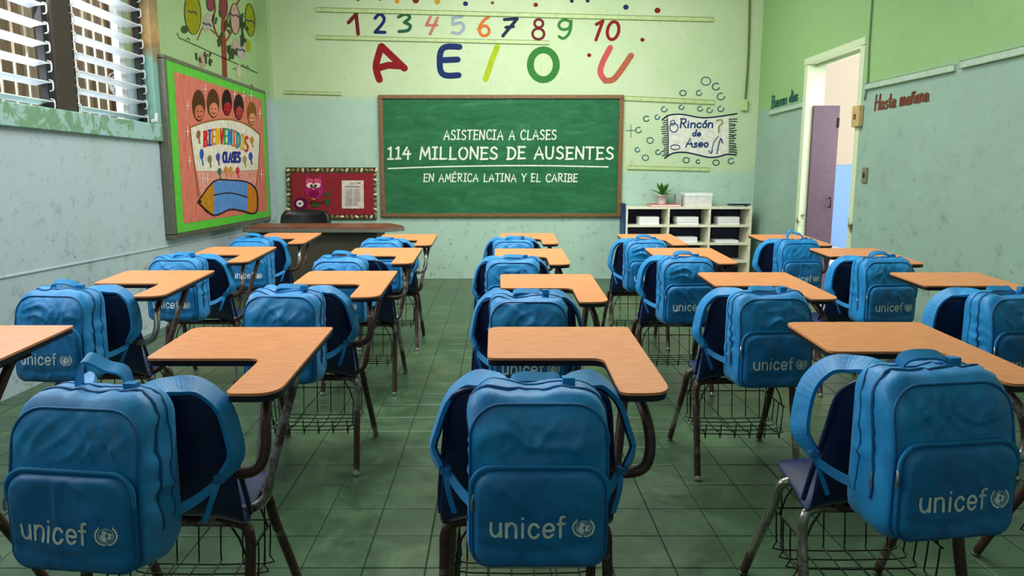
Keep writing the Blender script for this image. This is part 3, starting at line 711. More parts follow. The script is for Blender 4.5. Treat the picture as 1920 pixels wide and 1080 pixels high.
pp('drawn_page', lambda b, P: fill_geo(b, [(175,688),(300,688),(440,688),(588,678),(575,840),(520,770),(290,765),(205,860)], P), (222, 150, 136), -2)
pp('page_outline', lambda b, P: (stroke_geo(b, [(130,392),(220,360),(330,338),(410,340),(480,358),(550,396),(604,442)], 10, P), stroke_geo(b, [(132,392),(150,560),(190,860)], 5, P), stroke_geo(b, [(604,442),(594,640),(575,800)], 5, P)), (150, 96, 40), -1)
faces = [(190,245,44,108,(80,52,24),(196,110,84)), (287,230,42,98,(84,54,28),(212,130,100)), (380,225,34,90,(40,22,22),(176,32,44)), (460,255,34,88,(48,26,26),(176,64,60)), (548,300,32,82,(130,84,34),(220,150,110))]
for (x, y, rx, ry, hc, fc) in faces:
    pp('drawn_face', lambda b, P: fill_geo(b, ellipse_pts(x, y, rx, ry, 18, -.03), P), hc, -1)
    pp('drawn_face', lambda b, P: fill_geo(b, ellipse_pts(x+4, y+ry*.42, rx*.72, ry*.48, 16), P), fc, 0)
    pp('face_lines', lambda b, P: (stroke_geo(b, [(x-8, y+ry*.34), (x-6, y+ry*.36)], 7, P, sm=1), stroke_geo(b, [(x+15, y+ry*.36), (x+17, y+ry*.38)], 7, P, sm=1), stroke_geo(b, [(x-8, y+ry*.64), (x+4, y+ry*.72), (x+16, y+ry*.64)], 5, P)), (60, 20, 18), 1)
wl = 'BIENVENIDOS'; cols = [(200,30,40),(60,60,160),(214,120,30),(222,180,40),(200,40,44),(60,160,70),(40,120,180),(222,110,40),(50,140,150),(222,180,40),(210,50,50)]
for k, ch in enumerate(wl):
    x = 236+k*27.6; y = 500-40*math.sin(pi*(k+.6)/11)+k*3.2
    pp('poster_letter', lambda b, P: write(b, ch, x-11, x+11, y+26, y-74, 13, P), cols[k], 0)
pp('poster_word', lambda b, P: write(b, 'CLASES', 354, 468, 626, 560, 13, P, .14), (40, 50, 140), 0)
for (x, y, c, h) in [(188,455,(150,100,40),48),(210,590,(40,90,170),60),(265,620,(120,120,70),45),(320,605,(70,80,160),45),(330,700,(70,110,80),38),(375,690,(200,130,50),38),(405,690,(210,150,60),38),(452,695,(190,60,70),40),(500,620,(170,140,90),42),(540,600,(40,80,160),45),(548,490,(200,140,50),40)]:
    pp('drawn_figure', lambda b, P: (fill_geo(b, ellipse_pts(x, y-h*.3, 14, h*.62, 12), P), stroke_geo(b, [(x+3, y+h*.2), (x+8, y+h*.9)], 9, P, sm=1)), c, 0)
pen = [(185,895),(290,757),(400,748),(520,762),(580,820),(584,950),(545,972),(480,955),(400,945),(290,985)]
pp('drawn_pencil', lambda b, P: fill_geo(b, [(185,895),(290,757),(296,860),(290,985)], P), (186, 130, 30), 0)
pp('drawn_pencil', lambda b, P: fill_geo(b, [(290,757),(400,748),(520,762),(516,955),(400,945),(290,985),(296,860)], P), (90, 140, 205), 0)
pp('drawn_pencil', lambda b, P: fill_geo(b, [(520,762),(580,820),(584,950),(545,972),(516,957)], P), (200, 122, 40), 0)
pp('pencil_outline', lambda b, P: (stroke_geo(b, pen, 10, P, True, 3), stroke_geo(b, [(292,850),(400,834),(516,862)], 8, P), fill_geo(b, ellipse_pts(196, 893, 14, 12, 8), P)), (46, 34, 34), 1)
pp('drawn_sparkle', lambda b, P: [(stroke_geo(b, [(x-13, y), (x+13, y)], 5, P, sm=1), stroke_geo(b, [(x, y-32), (x, y+32)], 5, P, sm=1)) for x, y in [(232,135),(115,245),(125,620),(245,740),(212,735),(540,178),(490,180),(598,300),(610,710),(428,170),(110,420)]], (240, 210, 196), 0)

# ------------------------------------------------------------------ red pin board
rb = thing('pin_board', 'red pin board with a pink owl and a paper sheet left of chalkboard', 'notice board', (-1.84, YB, .69))
def rp(off): return lambda x, y: on_y(500+x/6.75, 290+y/6.75, YB-off)
def rbo(b, name, mat): return b.obj(name, mat, rb, (1.84, -YB, -.69))
a_, c_ = on_y(537, 314, YB), on_y(707, 411, YB)
b = B(); b.box((a_.x, YB-.03, c_.z), (c_.x, YB-.002, a_.z), .004); rbo(b, 'dark_border', plain((52, 48, 34), .7, name='dark_border_card'))
b = B(); q = rp(.033); b.box((q(300,0).x, YB-.035, q(0,762).z), (q(1345,0).x, YB-.03, q(0,232).z)); rbo(b, 'red_cloth', plain((138, 20, 34), .8, name='red_felt'))
pts = [(x, 195) for x in range(270, 1400, 62)]+[(x, 785) for x in range(270, 1400, 62)]+[(272, y) for y in range(255, 760, 62)]+[(1372, y) for y in range(255, 760, 62)]
lc = [plain((214, 206, 150), .6, name='border_leaf_pale'), plain((120, 130, 50), .6, name='border_leaf_green'), plain((170, 130, 90), .6, name='border_leaf_tan')]
for i, (x, y) in enumerate(pts):
    b = B(); c = rp(.033)(x, y)
    pts2 = ellipse_pts(0, 0, .026, .015, 8, random.uniform(0, 3))
    b.add([(c.x+u, YB-.032, c.z+v) for u, v in pts2]+[(c.x+u*.5, YB-.037, c.z+v*.5) for u, v in pts2], [tuple(range(8, 16))]+[(k, (k+1) % 8, 8+(k+1) % 8, 8+k) for k in range(8)])
    rbo(b, 'border_leaf', lc[(i*7) % 3])
def rfill(name, shapes, col, off):
    b = B()
    for s_ in shapes:
        P = rp(off); n_ = len(s_); f_ = [P(*q_) for q_ in s_]
        b.add(f_+[v+Vector((0, .006, 0)) for v in f_], [tuple(range(n_))]+[(k, (k+1) % n_, n_+(k+1) % n_, n_+k) for k in range(n_)])
    return rbo(b, name, pm(col, .7))
rfill('owl_body', [ellipse_pts(597, 440, 118, 130, 20), [(485,330),(490,245),(545,300)], [(650,300),(690,245),(700,330)]], (170, 36, 104), .042)
rfill('owl_face', [ellipse_pts(545, 340, 56, 40, 14), ellipse_pts(640, 340, 56, 40, 14)], (206, 84, 116), .046)
rfill('owl_eye', [ellipse_pts(547, 388, 44, 32, 14), ellipse_pts(638, 388, 44, 32, 14)], (236, 220, 210), .050)
rfill('owl_pupil', [ellipse_pts(567, 394, 16, 18, 10), ellipse_pts(618, 394, 16, 18, 10)], (20, 16, 18), .053)
rfill('owl_belly', [ellipse_pts(597, 495, 66, 50, 14)], (134, 14, 74), .046)
rfill('owl_beak', [[(575,425),(610,425),(593,452)], [(555,555),(630,555),(600,575)]], (226, 150, 60), .050)
rfill('paper_leaf', [ellipse_pts(615, 640, 44, 28, 12), ellipse_pts(762, 502, 32, 26, 12), ellipse_pts(770, 600, 34, 40, 12)], (30, 92, 48), .042)
rfill('branch', [[(520,590),(700,600),(760,560),(790,570),(700,620),(560,625)]], (70, 40, 30), .040)
rfill('paper_disc', [ellipse_pts(430, 622, 90, 82, 16)], (92, 14, 60), .039); rfill('paper_disc', [ellipse_pts(420, 620, 46, 42, 16)], (226, 220, 206), .043)
rfill('disc_mark', [ellipse_pts(418, 618, 18, 15, 8)], (90, 90, 92), .046)
rfill('paper_sheet', [[(950,326),(1226,326),(1230,682),(952,682)]], (218, 206, 196), .042)
b = B(); P = rp(.0435)
stroke_geo(b, [(1000,405),(1180,405)], 16, P, sm=1); stroke_geo(b, [(1060,366),(1110,366)], 8, P, sm=1); stroke_geo(b, [(1150,360),(1182,360)], 18, P, sm=1)
for k in range(12): 
    y = 440+k*18; stroke_geo(b, [(1000, y), (1085, y)], 6, P, sm=1); stroke_geo(b, [(1105, y), (1185 if k < 9 else 1150, y)], 6, P, sm=1)
rbo(b, 'sheet_print', pm((150, 142, 138), .7))

# ------------------------------------------------------------------ chalkboard
cb_ = thing('chalkboard', 'large green chalkboard with white chalk lettering in a wooden frame', 'chalkboard', (.05, YB, .69))
def cbo(b, name, mat, parent=None):
    return b.obj(name, mat, parent or cb_, (-.05, -YB, -.69) if not parent else None)
YC = YB-.03
p0, p1 = on_y(709, 178, YC), on_y(1164, 407, YC); x0, x1, z0, z1 = p0.x, p1.x, p1.z, p0.z
b = B(); b.box((x0+.02, YC+.008, z0+.02), (x1-.02, YB-.001, z1-.02)); surf = cbo(b, 'writing_surface', M['board'])
for (u0, u1, v0, v1) in [(x0, x1, z1-.042, z1), (x0, x1, z0, z0+.042), (x0, x0+.05, z0+.042, z1-.042), (x1-.05, x1, z0+.042, z1-.042)]:
    b = B(); b.box((u0, YC-.014, v0), (u1, YB-.001, v1), .007); cbo(b, 'frame_rail', M['framewood'])
pc = lambda x, y: on_y(x, y, YC+.0065)
def chalk(name, fn):
    b = B(); fn(b); return b.obj(name, M['chalk'], surf)
def chalk_line(text, x0, x1, yb, yt, wd, gap, slant, rough):
    words = text.split(' '); tot = sum(glyph(c)[0]+gap for c in text)-gap; sx = (x1-x0)/tot; x = x0
    for w_ in words:
        ww = (sum(glyph(c)[0]+gap for c in w_)-gap)*sx
        chalk('chalk_word', lambda b: write(b, w_, x, x+ww, yb, yt, wd, pc, gap, slant, rough)); x += ww+(G[' '][0]+gap*2)*sx
chalk_line('ASISTENCIA A CLASES', 832, 1043, 261.5, 244, 2.4, .2, .06, .035)
chalk_line('114 MILLONES DE AUSENTES', 727, 1149, 298, 276, 3.6, .2, .03, .03)
chalk_line('EN AMÉRICA LATINA Y EL CARIBE', 794, 1083, 340.5, 326, 2.2, .2, .06, .035)
chalk('chalk_underline', lambda b: stroke_geo(b, [(728,316),(850,312),(1000,310.5),(1140,313)], 2.6, pc))

# ------------------------------------------------------------------ conduits, switch, plates
b = B(); c0, c1 = on_y(1406, -40, YB-.02), on_y(1397, 190, YB-.02)
b.tube([c0, on_y(1403, 100, YB-.02), c1], .010, 8, 3); 
pbx = thing('junction_box', 'small pale junction box below the conduit in the back corner', 'junction box', tuple(on_y(1394, 208, YB)))
o = b.obj('conduit', plain((92, 108, 60), .6, name='conduit_grime'), pbx); o.location = -pbx.location
b = B(); b.box((-.035, -.045, 0), (.03, -.002, .12), .005); b.obj('box', M['railgreen'], pbx)
q = on_x(1612, 238, XR); sb_ = thing('switch_box', 'yellowed switch box on the wall right of the doorway', 'switch', (XR, q.y, q.z))
b = B(); b.box((-.045, -.05, 0), (-.001, .055, .165), .006); b.obj('box', M['switch'], sb_)
b = B(); b.box((-.055, -.015, .06), (-.043, .012, .10), .003); b.obj('rocker', M['framewood'], sb_)
q2 = on_x(1634, 60, XR); b = B(); b.tube([(-.012, -.06, .2), (-.012, -.09, .35), (-.012, q2.y-q.y, .75), (-.012, q2.y-q.y+.0, ZC-q.z-.02)], .006, 6, 4); b.obj('conduit', plain((96, 124, 84), .6, name='conduit_green'), sb_)
q = on_x(1622, 343, XR); o_ = thing('wall_plate', 'small dirty wall plate below the switch box', 'wall plate', (XR, q.y, q.z))
b = B(); b.box((-.014, -.035, 0), (-.001, .035, .12), .004); b.obj('plate', plain((120, 124, 92), .5, name='dirty_plate'), o_)
b = B(); b.box((-.022, -.012, .04), (-.013, .012, .08), .002); b.obj('toggle', M['mullion'], o_)

# ------------------------------------------------------------------ teacher's desk and chair
td = thing('teacher_desk', 'dark wooden teacher desk in the left back corner', 'desk', (-1.55, 6.5, 0))
b = B(); b.prism(fillet([(-.72, -.28), (.55, -.30), (.70, -.10), (.52, .26), (-.72, .26)], [.03, .08, .03, .05, .02], 4), .690, .700); b.obj('top', M['darkwood'], td)
b = B(); b.prism(fillet([(-.73, -.29), (.555, -.31), (.712, -.10), (.525, .27), (-.73, .27)], [.03, .08, .03, .05, .02], 4), .655, .690); b.obj('edge_band', M['deskedge'], td)
b = B(); b.box((-.69, -.20, .08), (.44, -.18, .655)); b.obj('modesty_panel', M['deskpanel'], td)
for x in (-.70, .44):
    b = B(); b.box((x, -.22, 0), (x+.03, .22, .655), .003); b.obj('side_panel', M['deskpanel'], td)
tc = thing('office_chair', 'low black chair behind the teacher desk', 'chair', (-1.98, 7.12, 0))
b = B(); vs = []; nn = 14
for j in range(6):
    z = .48+j*.066; hw = .25*(1 if j < 4 else (.96 if j == 4 else .8))
    for i in range(nn):
        u = -1+2*i/(nn-1); vs.append((hw*u, .12-.07*u*u+.03*j/5, z-(.02*u*u if j == 5 else 0)))
fs = [(j*nn+i, j*nn+i+1, (j+1)*nn+i+1, (j+1)*nn+i) for j in range(5) for i in range(nn-1)]
b.add(vs, fs, True); o = b.obj('backrest', M['blackchair'], tc); md = o.modifiers.new('s', 'SOLIDIFY'); md.thickness = .03
b = B(); b.box((-.23, -.25, .40), (.23, .16, .46), .02); b.obj('seat', M['blackchair'], tc)
b = B(); b.lathe([(.03, .06), (.03, .40)]); b.obj('column', M['blackmetal'], tc)
for k in range(5):
    a = 2*pi*k/5; b = B(); b.tube([(0, 0, .08), (.24*cos(a), .24*sin(a), .045)], .018, 8, 1); l_ = b.obj('leg', M['blackmetal'], tc)
    b = B(); b.lathe([(.015, .0), (.022, .01), (.022, .03), (.012, .04)], (.24*cos(a), .24*sin(a), 0), 10); b.obj('caster', M['blackmetal'], l_)

# ------------------------------------------------------------------ bookcase with its contents
BX0, BX1, BYF, BYB = 1.405, 2.765, 7.50, 7.81
bk = thing('bookcase', 'cream open bookcase with navy back and blue side under the painted scroll', 'bookcase', ((BX0+BX1)/2, (BYF+BYB)/2, 0))
ox, oy = -(BX0+BX1)/2, -(BYF+BYB)/2
def bo(b, name, mat): return b.obj(name, mat, bk, (ox, oy, 0))
zt = on_y(1290, 388, BYF).z
zs = [zt-.0, on_y(1290, 420.5, BYF).z, on_y(1290, 453, BYF).z, on_y(1290, 485, BYF).z, .06]
zs = [zt, zt-.195, zt-.39, zt-.585]
zb = max(.03, zt-.78)
b = B(); b.box((BX0+.02, BYB-.012, 0), (BX1-.02, BYB, zt-.012)); bo(b, 'back_panel', M['navyback'])
b = B(); b.box((BX0, BYF, 0), (BX0+.02, BYB, zt+.0), .002); bo(b, 'side_panel', M['cream'])
b = B(); b.box((BX0-.012, BYF+.02, 0), (BX0-.001, BYB, zt+.035)); bo(b, 'blue_side', M['navyside'])
b = B(); b.box((BX1-.025, BYF, 0), (BX1, BYB, zt+.01), .002); bo(b, 'side_panel', M['cream'])
for z in zs+[zb]:
    b = B(); b.box((BX0+.02, BYF+.004, z-.024), (BX1-.026, BYB-.013, z), .002); bo(b, 'shelf', M['cream'])
dv = [BX0+.46, BX0+.905]
for x in dv:
    b = B(); b.box((x-.011, BYF+.002, zb), (x+.011, BYB-.013, zt-.024), .002); bo(b, 'divider', M['cream'])
cellsx = [BX0+.02, dv[0], dv[1], BX1-.025]
def paper_stack(cx_, z, w_, h_, n_, label):
    t_ = thing('paper_stack', label, 'papers', (cx_, BYF+.13, z), 0, 'white paper stacks in the bookcase')
    for k in range(n_):
        b = B(); j = random.uniform(-.004, .004); b.box((-w_/2+j, -.09+j, h_*k/n_+.0004), (w_/2+j, .09+j, h_*(k+1)/n_-.0003), .001); b.obj('ream', M['paper'], t_)
nm = ['left', 'middle', 'right']
for k, (u0, u1, top_) in enumerate([(1199, 1236, 405), (1270, 1310, 405), (1348, 1387, 406)]):
    xa, xb = on_y(u0, 410, BYF+.04).x, on_y(u1, 410, BYF+.04).x
    paper_stack((xa+xb)/2, zs[1], xb-xa, .085, 3, 'white paper stack on the top shelf, %s compartment of the bookcase' % nm[k])
xa, xb = on_y(1270, 445, BYF+.04).x, on_y(1308, 445, BYF+.04).x; paper_stack((xa+xb)/2, zs[2], xb-xa, .06, 2, 'white paper stack on the second shelf, middle compartment of the bookcase')
xa, xb = on_y(1342, 445, BYF+.04).x, on_y(1385, 445, BYF+.04).x; paper_stack((xa+xb)/2, zs[2], xb-xa, .028, 1, 'thin white paper stack on the second shelf, right compartment of the bookcase')
# things on top
q = on_y(1246, 388, 7.6); rbk = thing('red_book', 'flat red book under the potted plant on the bookcase', 'book', (q.x, 7.63, zt))
b = B(); b.box((-.165, -.10, 0), (.165, .10, .006)); b.box((-.165, -.10, .022), (.165, .10, .028)); b.box((-.165, .094, .0), (.165, .10, .028)); b.obj('cover', M['redbook'], rbk)
b = B(); b.box((-.16, -.096, .006), (.16, .094, .022)); b.obj('pages', M['paper'], rbk)
q = on_y(1241, 380, 7.63); pt = thing('potted_plant', 'small bushy green plant in a white pot on the bookcase', 'plant', (q.x, 7.63, zt+.0285))
b = B(); b.lathe([(.040, 0), (.056, .09), (.060, .09), (.060, .10), (.050, .10), (.050, .085)], n=20); b.obj('pot', M['terra'], pt)
for k in range(46):
    a = random.uniform(0, 2*pi); el = random.uniform(.15, 1.35); L_ = random.uniform(.12, .185); wd = .019
    d = Vector((cos(a)*cos(el), sin(a)*cos(el), sin(el))); s_ = Vector((-sin(a), cos(a), 0)); base = Vector((0, 0, .095))+d*.015
    vs = []
    for tt, ww in ((0, .35), (.35, 1), (.7, .8), (1, .05)):
        c = base+d*L_*tt+Vector((0, 0, -.035*tt*tt)); nrm = d.cross(s_)*.002
        vs += [c-s_*wd*ww, c+nrm, c+s_*wd*ww]
    b = B(); b.add(vs, [(i*3+j, i*3+j+1, i*3+j+4, i*3+j+3) for i in range(3) for j in range(2)], True)
    b.obj('leaf', M['leaf'], pt)
q0, q1 = on_y(1283, 386, 7.56), on_y(1335, 362, 7.56)
wb = thing('storage_box', 'white lidded box on top of the bookcase', 'box', ((q0.x+q1.x)/2, 7.64, zt))
hw = (q1.x-q0.x)/2; hh = q1.z-zt
b = B(); b.box((-hw, -.10, 0), (hw, .10, hh-.03), .003); b.obj('body', M['boxwhite'], wb)
b = B(); b.box((-hw-.004, -.104, hh-.034), (hw+.004, .104, hh), .003); b.obj('lid', M['paper'], wb)
b = B(); b.box((-hw-.075, -.02, 0), (-hw-.012, .08, hh-.012), .003)
tag(b.obj('grey_folder', plain((168, 184, 176), .6, name='grey_card')), 'pale grey file box beside the white box on bookcase', 'box').location = wb.location
b = B(); b.box((-.12, -.05, 0), (.10, .05, .018), .003); o = tag(b.obj('dark_notebook', M['navyback']), 'dark navy notebook at the right end of bookcase top', 'book'); o.location = (on_y(1388, 385, 7.6).x, 7.62, zt+.011)

# ------------------------------------------------------------------ desk chair (one-arm school desk)
GRP_C = 'school desk chairs in rows'
def shell_mesh():
    prof = [(.132, .378, .135), (.130, .398, .150), (.10, .408, .160), (.04, .407, .164), (-.03, .402, .170), (-.09, .398, .180), (-.135, .402, .190), (-.170, .425, .196), (-.195, .47, .194), (-.212, .53, .186), (-.228, .60, .178), (-.243, .67, .172), (-.252, .700, .162), (-.256, .717, .140), (-.257, .724, .110)]
    nu = 17; b = B(); vs = []
    for k, (y, z, hw) in enumerate(prof):
        tback = min(1, max(0, (z-.42)/.12))
        for i in range(nu):
            u = -1+2*i/(nu-1); e = abs(u)**3
            zz = z-(1-tback)*.034*e*(1 if k > 1 else .4)+(1-tback)*.0-.010*(1-u*u)*(1-tback)
            yy = y+tback*.035*u*u
            vs.append((hw*u, yy, zz))
    b.add(vs, [(k*nu+i, k*nu+i+1, (k+1)*nu+i+1, (k+1)*nu+i) for k in range(len(prof)-1) for i in range(nu-1)], True)
    return b
def make_chair(label):
    r = thing('desk_chair', label, 'school desk', (0, 0, 0), 0, GRP_C)
    sh = shell_mesh().obj('seat_shell', M['shell'], r)
    md = sh.modifiers.new('thick', 'SOLIDIFY'); md.thickness = .007; md.offset = 0
    md = sh.modifiers.new('sub', 'SUBSURF'); md.levels = 1; md.render_levels = 1
    # rolled rim of the backrest
    rim = B(); rim.tube([(-.196, -.135, .40), (-.194, -.160, .47), (-.180, -.192, .60), (-.172, -.208, .67), (-.155, -.226, .706), (-.110, -.243, .726), (0, -.257, .726), (.110, -.243, .726), (.155, -.226, .706), (.172, -.208, .67), (.180, -.192, .60), (.194, -.160, .47), (.196, -.135, .40)], .006, 6, 3)
    rim.obj('rim', M['shell'], r)
    for x in (-.06, .06):
        b = B(); b.lathe([(.006, 0), (.005, .003), (.001, .004)], (x, -.02, .401), 8); b.obj('rivet', M['chrome'], r)
    out = [(-.09, .28), (-.09, .001), (.19, .001), (.19, -.23), (.30, -.23), (.30, .28)]
    rad = [.035, .02, .03, .02, .055, .012]
    outl = fillet(out, rad, 6)
    tz = lambda y: .7115+(y+.23)/.51*.0285
    def slab(b, pts, t0, t1):
        n = len(pts); vs = [(x, y, tz(y)+t0) for x, y in pts]+[(x, y, tz(y)+t1) for x, y in pts]
        b.add(vs, [tuple(range(n-1, -1, -1)), tuple(range(n, 2*n))]+[(i, (i+1) % n, n+(i+1) % n, n+i) for i in range(n)])
    b = B(); slab(b, outl, -.006, .0); dt = b.obj('desktop', M['laminate'], r)
    cxm, cym = .12, .05
    big = []
    m_ = len(outl)
    for i in range(m_):
        p0, p2 = Vector(outl[i-1]), Vector(outl[(i+1) % m_]); d = (p2-p0).normalized(); big.append((outl[i][0]-d.y*.0022*-1*-1, outl[i][1]+d.x*.0022*-1*-1*1))
    b = B(); slab(b, [(x, y) for x, y in big], -.020, -.0065); b.obj('edge_band', M['edge'], dt)
    T = .0125
    for sx in (-1, 1):
        b = B(); b.tube([(0, .03, .368), (sx*.10, .03, .368), (sx*.155, .035, .366), (sx*.176, .045, .345), (sx*.182, .065, .28), (sx*.190, .14, .14), (sx*.197, .205, .012)], T, 10, 4)
        l_ = b.obj('leg', M['tube'], r)
        b = B(); b.lathe([(.010, 0), (.014, .003), (.014, .010), (.009, .02)], (sx*.1975, .208, 0), 12); b.obj('glide', M['chrome'], l_)
        b = B(); b.tube([(0, -.11, .366), (sx*.10, -.11, .366), (sx*.165, -.115, .364), (sx*.186, -.122, .34), (sx*.188, -.13, .28), (sx*.190, -.17, .14), (sx*.192, -.202, .012)], T, 10, 4)
        l_ = b.obj('leg', M['tube'], r)
        b = B(); b.lathe([(.010, 0), (.014, .003), (.014, .010), (.009, .02)], (sx*.192, -.205, 0), 12); b.obj('glide', M['chrome'], l_)
    for sx in (-1, 1):
        b = B(); b.tube([(sx*.105, -.13, .381), (sx*.105, .07, .383)], .010, 8, 1); b.obj('seat_rail', M['tube'], r)
    # post carrying the desk from the seat frame
    b = B(); b.tube([(.10, -.06, .372), (.165, -.065, .374), (.205, -.06, .40), (.218, -.045, .46), (.240, .01, .58), (.258, .06, .675), (.262, .09, .712)], .0115, 10, 4); b.obj('desk_post', M['tube'], r)
    b = B(); b.tube([(.16, -.20, .530), (.215, -.215, .530), (.250, -.215, .545), (.262, -.205, .585), (.258, -.185, .635), (.248, -.14, .672), (.240, -.08, .695)], .0115, 10, 4); b.obj('arm_support', M['tube'], r)
    b = B(); b.box((.225, -.10, .690), (.275, .13, .700), .003); b.obj('desk_bracket', M['blackmetal'], r)
    b = B(); b.tube([(-.05, .10, .722), (.08, .11, .715), (.2, .10, .71)], .008, 6, 3)
    # book basket
    b = B(); W_ = .0022
    zb_, zt_ = .150, .30
    for k in range(6):
        x = -.145+k*.058
        b.tube([(x, .105, .35), (x, .10, zt_), (x, .085, zb_+.02), (x, .07, zb_), (x, -.08, zb_), (x, -.105, zb_+.015), (x, -.125, zb_-.012), (x, -.135, zb_+.05)], W_, 5, 2)
    for k in range(5):
        y = -.10+k*.045
        b.tube([(-.165, y, .26), (-.160, y, zb_+.02), (-.145, y, zb_-.003), (.145, y, zb_-.003), (.160, y, zb_+.02), (.165, y, .26)], W_, 5, 2)
    b.tube([(-.165, -.11, .26), (-.165, .10, .26), (.165, .10, .26), (.165, -.11, .26)], W_*1.3, 5, 1)
    for sx in (-1, 1):
        for y in (-.09, .06): b.tube([(sx*.165, y, .26), (sx*.150, y, .31), (sx*.12, y, .362)], W_*1.3, 5, 1)
    b.obj('book_basket', M['wire'], r)
    return r

# ------------------------------------------------------------------ backpack
PW, PH, PD = .131, .335, .135
def rr_sdf(x, z, hw, h0, h1, rt, rbm):
    cz = (h0+h1)/2; hz = (h1-h0)/2; r = rt if z > cz else rbm
    qx, qz = abs(x)-hw+r, abs(z-cz)-hz+r
    return min(max(qx, qz), 0)+sqrt(max(qx, 0)**2+max(qz, 0)**2)-r
def radial(theta, hw, h0, h1, rt, rbm):
    cz = (h0+h1)/2; lo, hi = 0, .5
    for _ in range(24):
        m_ = (lo+hi)/2
        if rr_sdf(m_*cos(theta), cz+m_*sin(theta), hw, h0, h1, rt, rbm) < 0: lo = m_
        else: hi = m_
    return lo
GRP_P = 'blue backpacks hung on the chairs'
def make_pack(seed, label, handle):
    rnd = random.Random(seed); off = Vector((seed*7.3, seed*3.1, 0))
    r = thing('backpack', label, 'backpack', (0, 0, 0), 0, GRP_P)
    front = (PW-.004, .010, PH-.026, .060, .034)
    sagk = {2: .016, 5: .014, 3: .014, 8: .036, 4: .022, 11: .028}.get(seed, .02)      # front panel outline
    NT_ = 96; th = [2*pi*k/NT_ for k in range(NT_)]
    def wrinkle(x, z, amp=1.0):
        p_ = Vector((x*9, z*9, 0))+off
        warp = noise.noise(p_*.8)*2.2
        a = noise.noise(Vector((x*15+z*9+warp, z*5-x*3, seed*2.0)))        # diagonal folds
        b_ = noise.noise(Vector((x*30-z*14, z*14+x*8, seed+5.0)))
        ridge = max(0, 1-abs(a)*3.6)**1.4
        c_ = noise.noise(Vector((x*24-z*20+warp*.6, z*8+x*8, seed+13.0)))
        ridge2 = max(0, 1-abs(c_)*4.5)**1.5
        top = max(0, min(1, (z-.15)/.13))
        amp *= min(1, max(0, (z-.205)/.035)) if z > .19 else .0
        return amp*(ridge*.0125*(.35+.85*top)+ridge2*.0075*(.3+.7*top)+b_*.0022+noise.noise(p_*.5)*.012)
    def ytop(z): return .032*max(0, (z-.18)/.155)**1.3    # depth lessens towards the top
    cz_f = (front[1]+front[2])/2
    def yfront(x, z):
        th_ = math.atan2(z-cz_f, x); R = radial(th_, *front); rr_ = min(1, sqrt(x*x+(z-cz_f)**2)/max(R, 1e-6))
        return -(PD-ytop(z)+.012*(1-rr_**4)+wrinkle(x, z, 1-rr_**6))
    # main body
    b = B(); rings = []
    body = (PW, 0, PH, .055, .030)
    back = (PW*.93, .012, PH-.012, .05, .03)
    def outline(o_, s_=1.0, droop=0):
        c_ = (o_[1]+o_[2])/2
        return [(radial(a, *o_)*s_*cos(a), c_+radial(a, *o_)*s_*sin(a)) for a in th]
    ob, of, ok = outline(body), outline(front), outline(back)
    seq = [(0, ok, 0), (.006, ok, .5)]
    vs = []
    lev = [(0.0, 0), (.08, .55), (.18, .9), (.32, 1), (.5, 1), (.66, 1), (.82, .96), (.93, .6), (1.0, 0)]
    for (tt, blend) in lev:
        src = ok if tt < .4 else of
        for k in range(NT_):
            x = src[k][0]*(1-blend)+ob[k][0]*blend; z = src[k][1]*(1-blend)+ob[k][1]*blend
            if tt > .4: z -= 0
            y = -(PD-ytop(z))*tt
            nx, nz = cos(th[k]), sin(th[k])
            amp = .0068*sin(pi*tt)
            wv = noise.noise(Vector((nx*2.2+y*22, nz*2.2+y*10, seed*1.7)))+.6*noise.noise(Vector((nx*6, nz*6+y*40, seed+9.0)))
            wv += 1.1*max(0, 1-abs(noise.noise(Vector((nx*2.6+y*9, nz*2.6-y*7, seed+21.0))))*4)-.4
            sag = 0
            if z > PH*.7: sag = -sagk*sin(pi*min(1, tt*.9+.05))*max(0, 1-(x/PW)**2)*(.7+1.1*noise.noise(Vector((x*9, y*12, seed*3.3))))
            vs.append((x+nx*amp*wv*1.3, y, z+nz*amp*wv+sag))
    nl = len(lev)
    fs = [(i*NT_+k, i*NT_+(k+1) % NT_, (i+1)*NT_+(k+1) % NT_, (i+1)*NT_+k) for i in range(nl-1) for k in range(NT_)]
    # front surface as shrinking rings
    RN = 26
    for j in range(1, RN):
        s_ = 1-j/RN
        for k in range(NT_):
            x = of[k][0]*s_; z = cz_f+(of[k][1]-cz_f)*s_; vs.append((x, yfront(x, z), z))
        i = nl-1+j-1
        fs += [(i*NT_+k, i*NT_+(k+1) % NT_, (i+1)*NT_+(k+1) % NT_, (i+1)*NT_+k) for k in range(NT_)]
    c_i = len(vs); vs.append((0, yfront(0.0001, cz_f), cz_f)); last = nl-1+RN-1
    fs += [(last*NT_+k, last*NT_+(k+1) % NT_, c_i) for k in range(NT_)]
    fs.append(tuple(range(NT_-1, -1, -1)))
    b.add(vs, fs, True); bod = b.obj('body', M['cloth'], r)
    # piping round the front panel and the zip on the gusset
    b = B(); b.tube([(x, -(PD-ytop(z))-.001, z) for x, z in of]+[(of[0][0], -(PD-ytop(of[0][1]))-.001, of[0][1])], .0030, 6, 1, False); b.obj('piping', M['piping'], bod)
    def gus(tt, k, extra=.0015):
        i = [q[0] for q in lev]
        for a in range(len(i)-1):
            if i[a] <= tt <= i[a+1]:
                f_ = (tt-i[a])/(i[a+1]-i[a]); v0, v1 = Vector(vs[a*NT_+k]), Vector(vs[(a+1)*NT_+k]); v = v0+(v1-v0)*f_
                n_ = Vector((cos(th[k]), 0, sin(th[k]))); return v+n_*extra
    b = B()
    ks = [k for k in range(-10, NT_//2+11)]
    P1 = [gus(.60, k % NT_, .001) for k in ks]
    b.tube(P1, .0035, 6, 1); b.obj('zipper', M['zip'], bod)
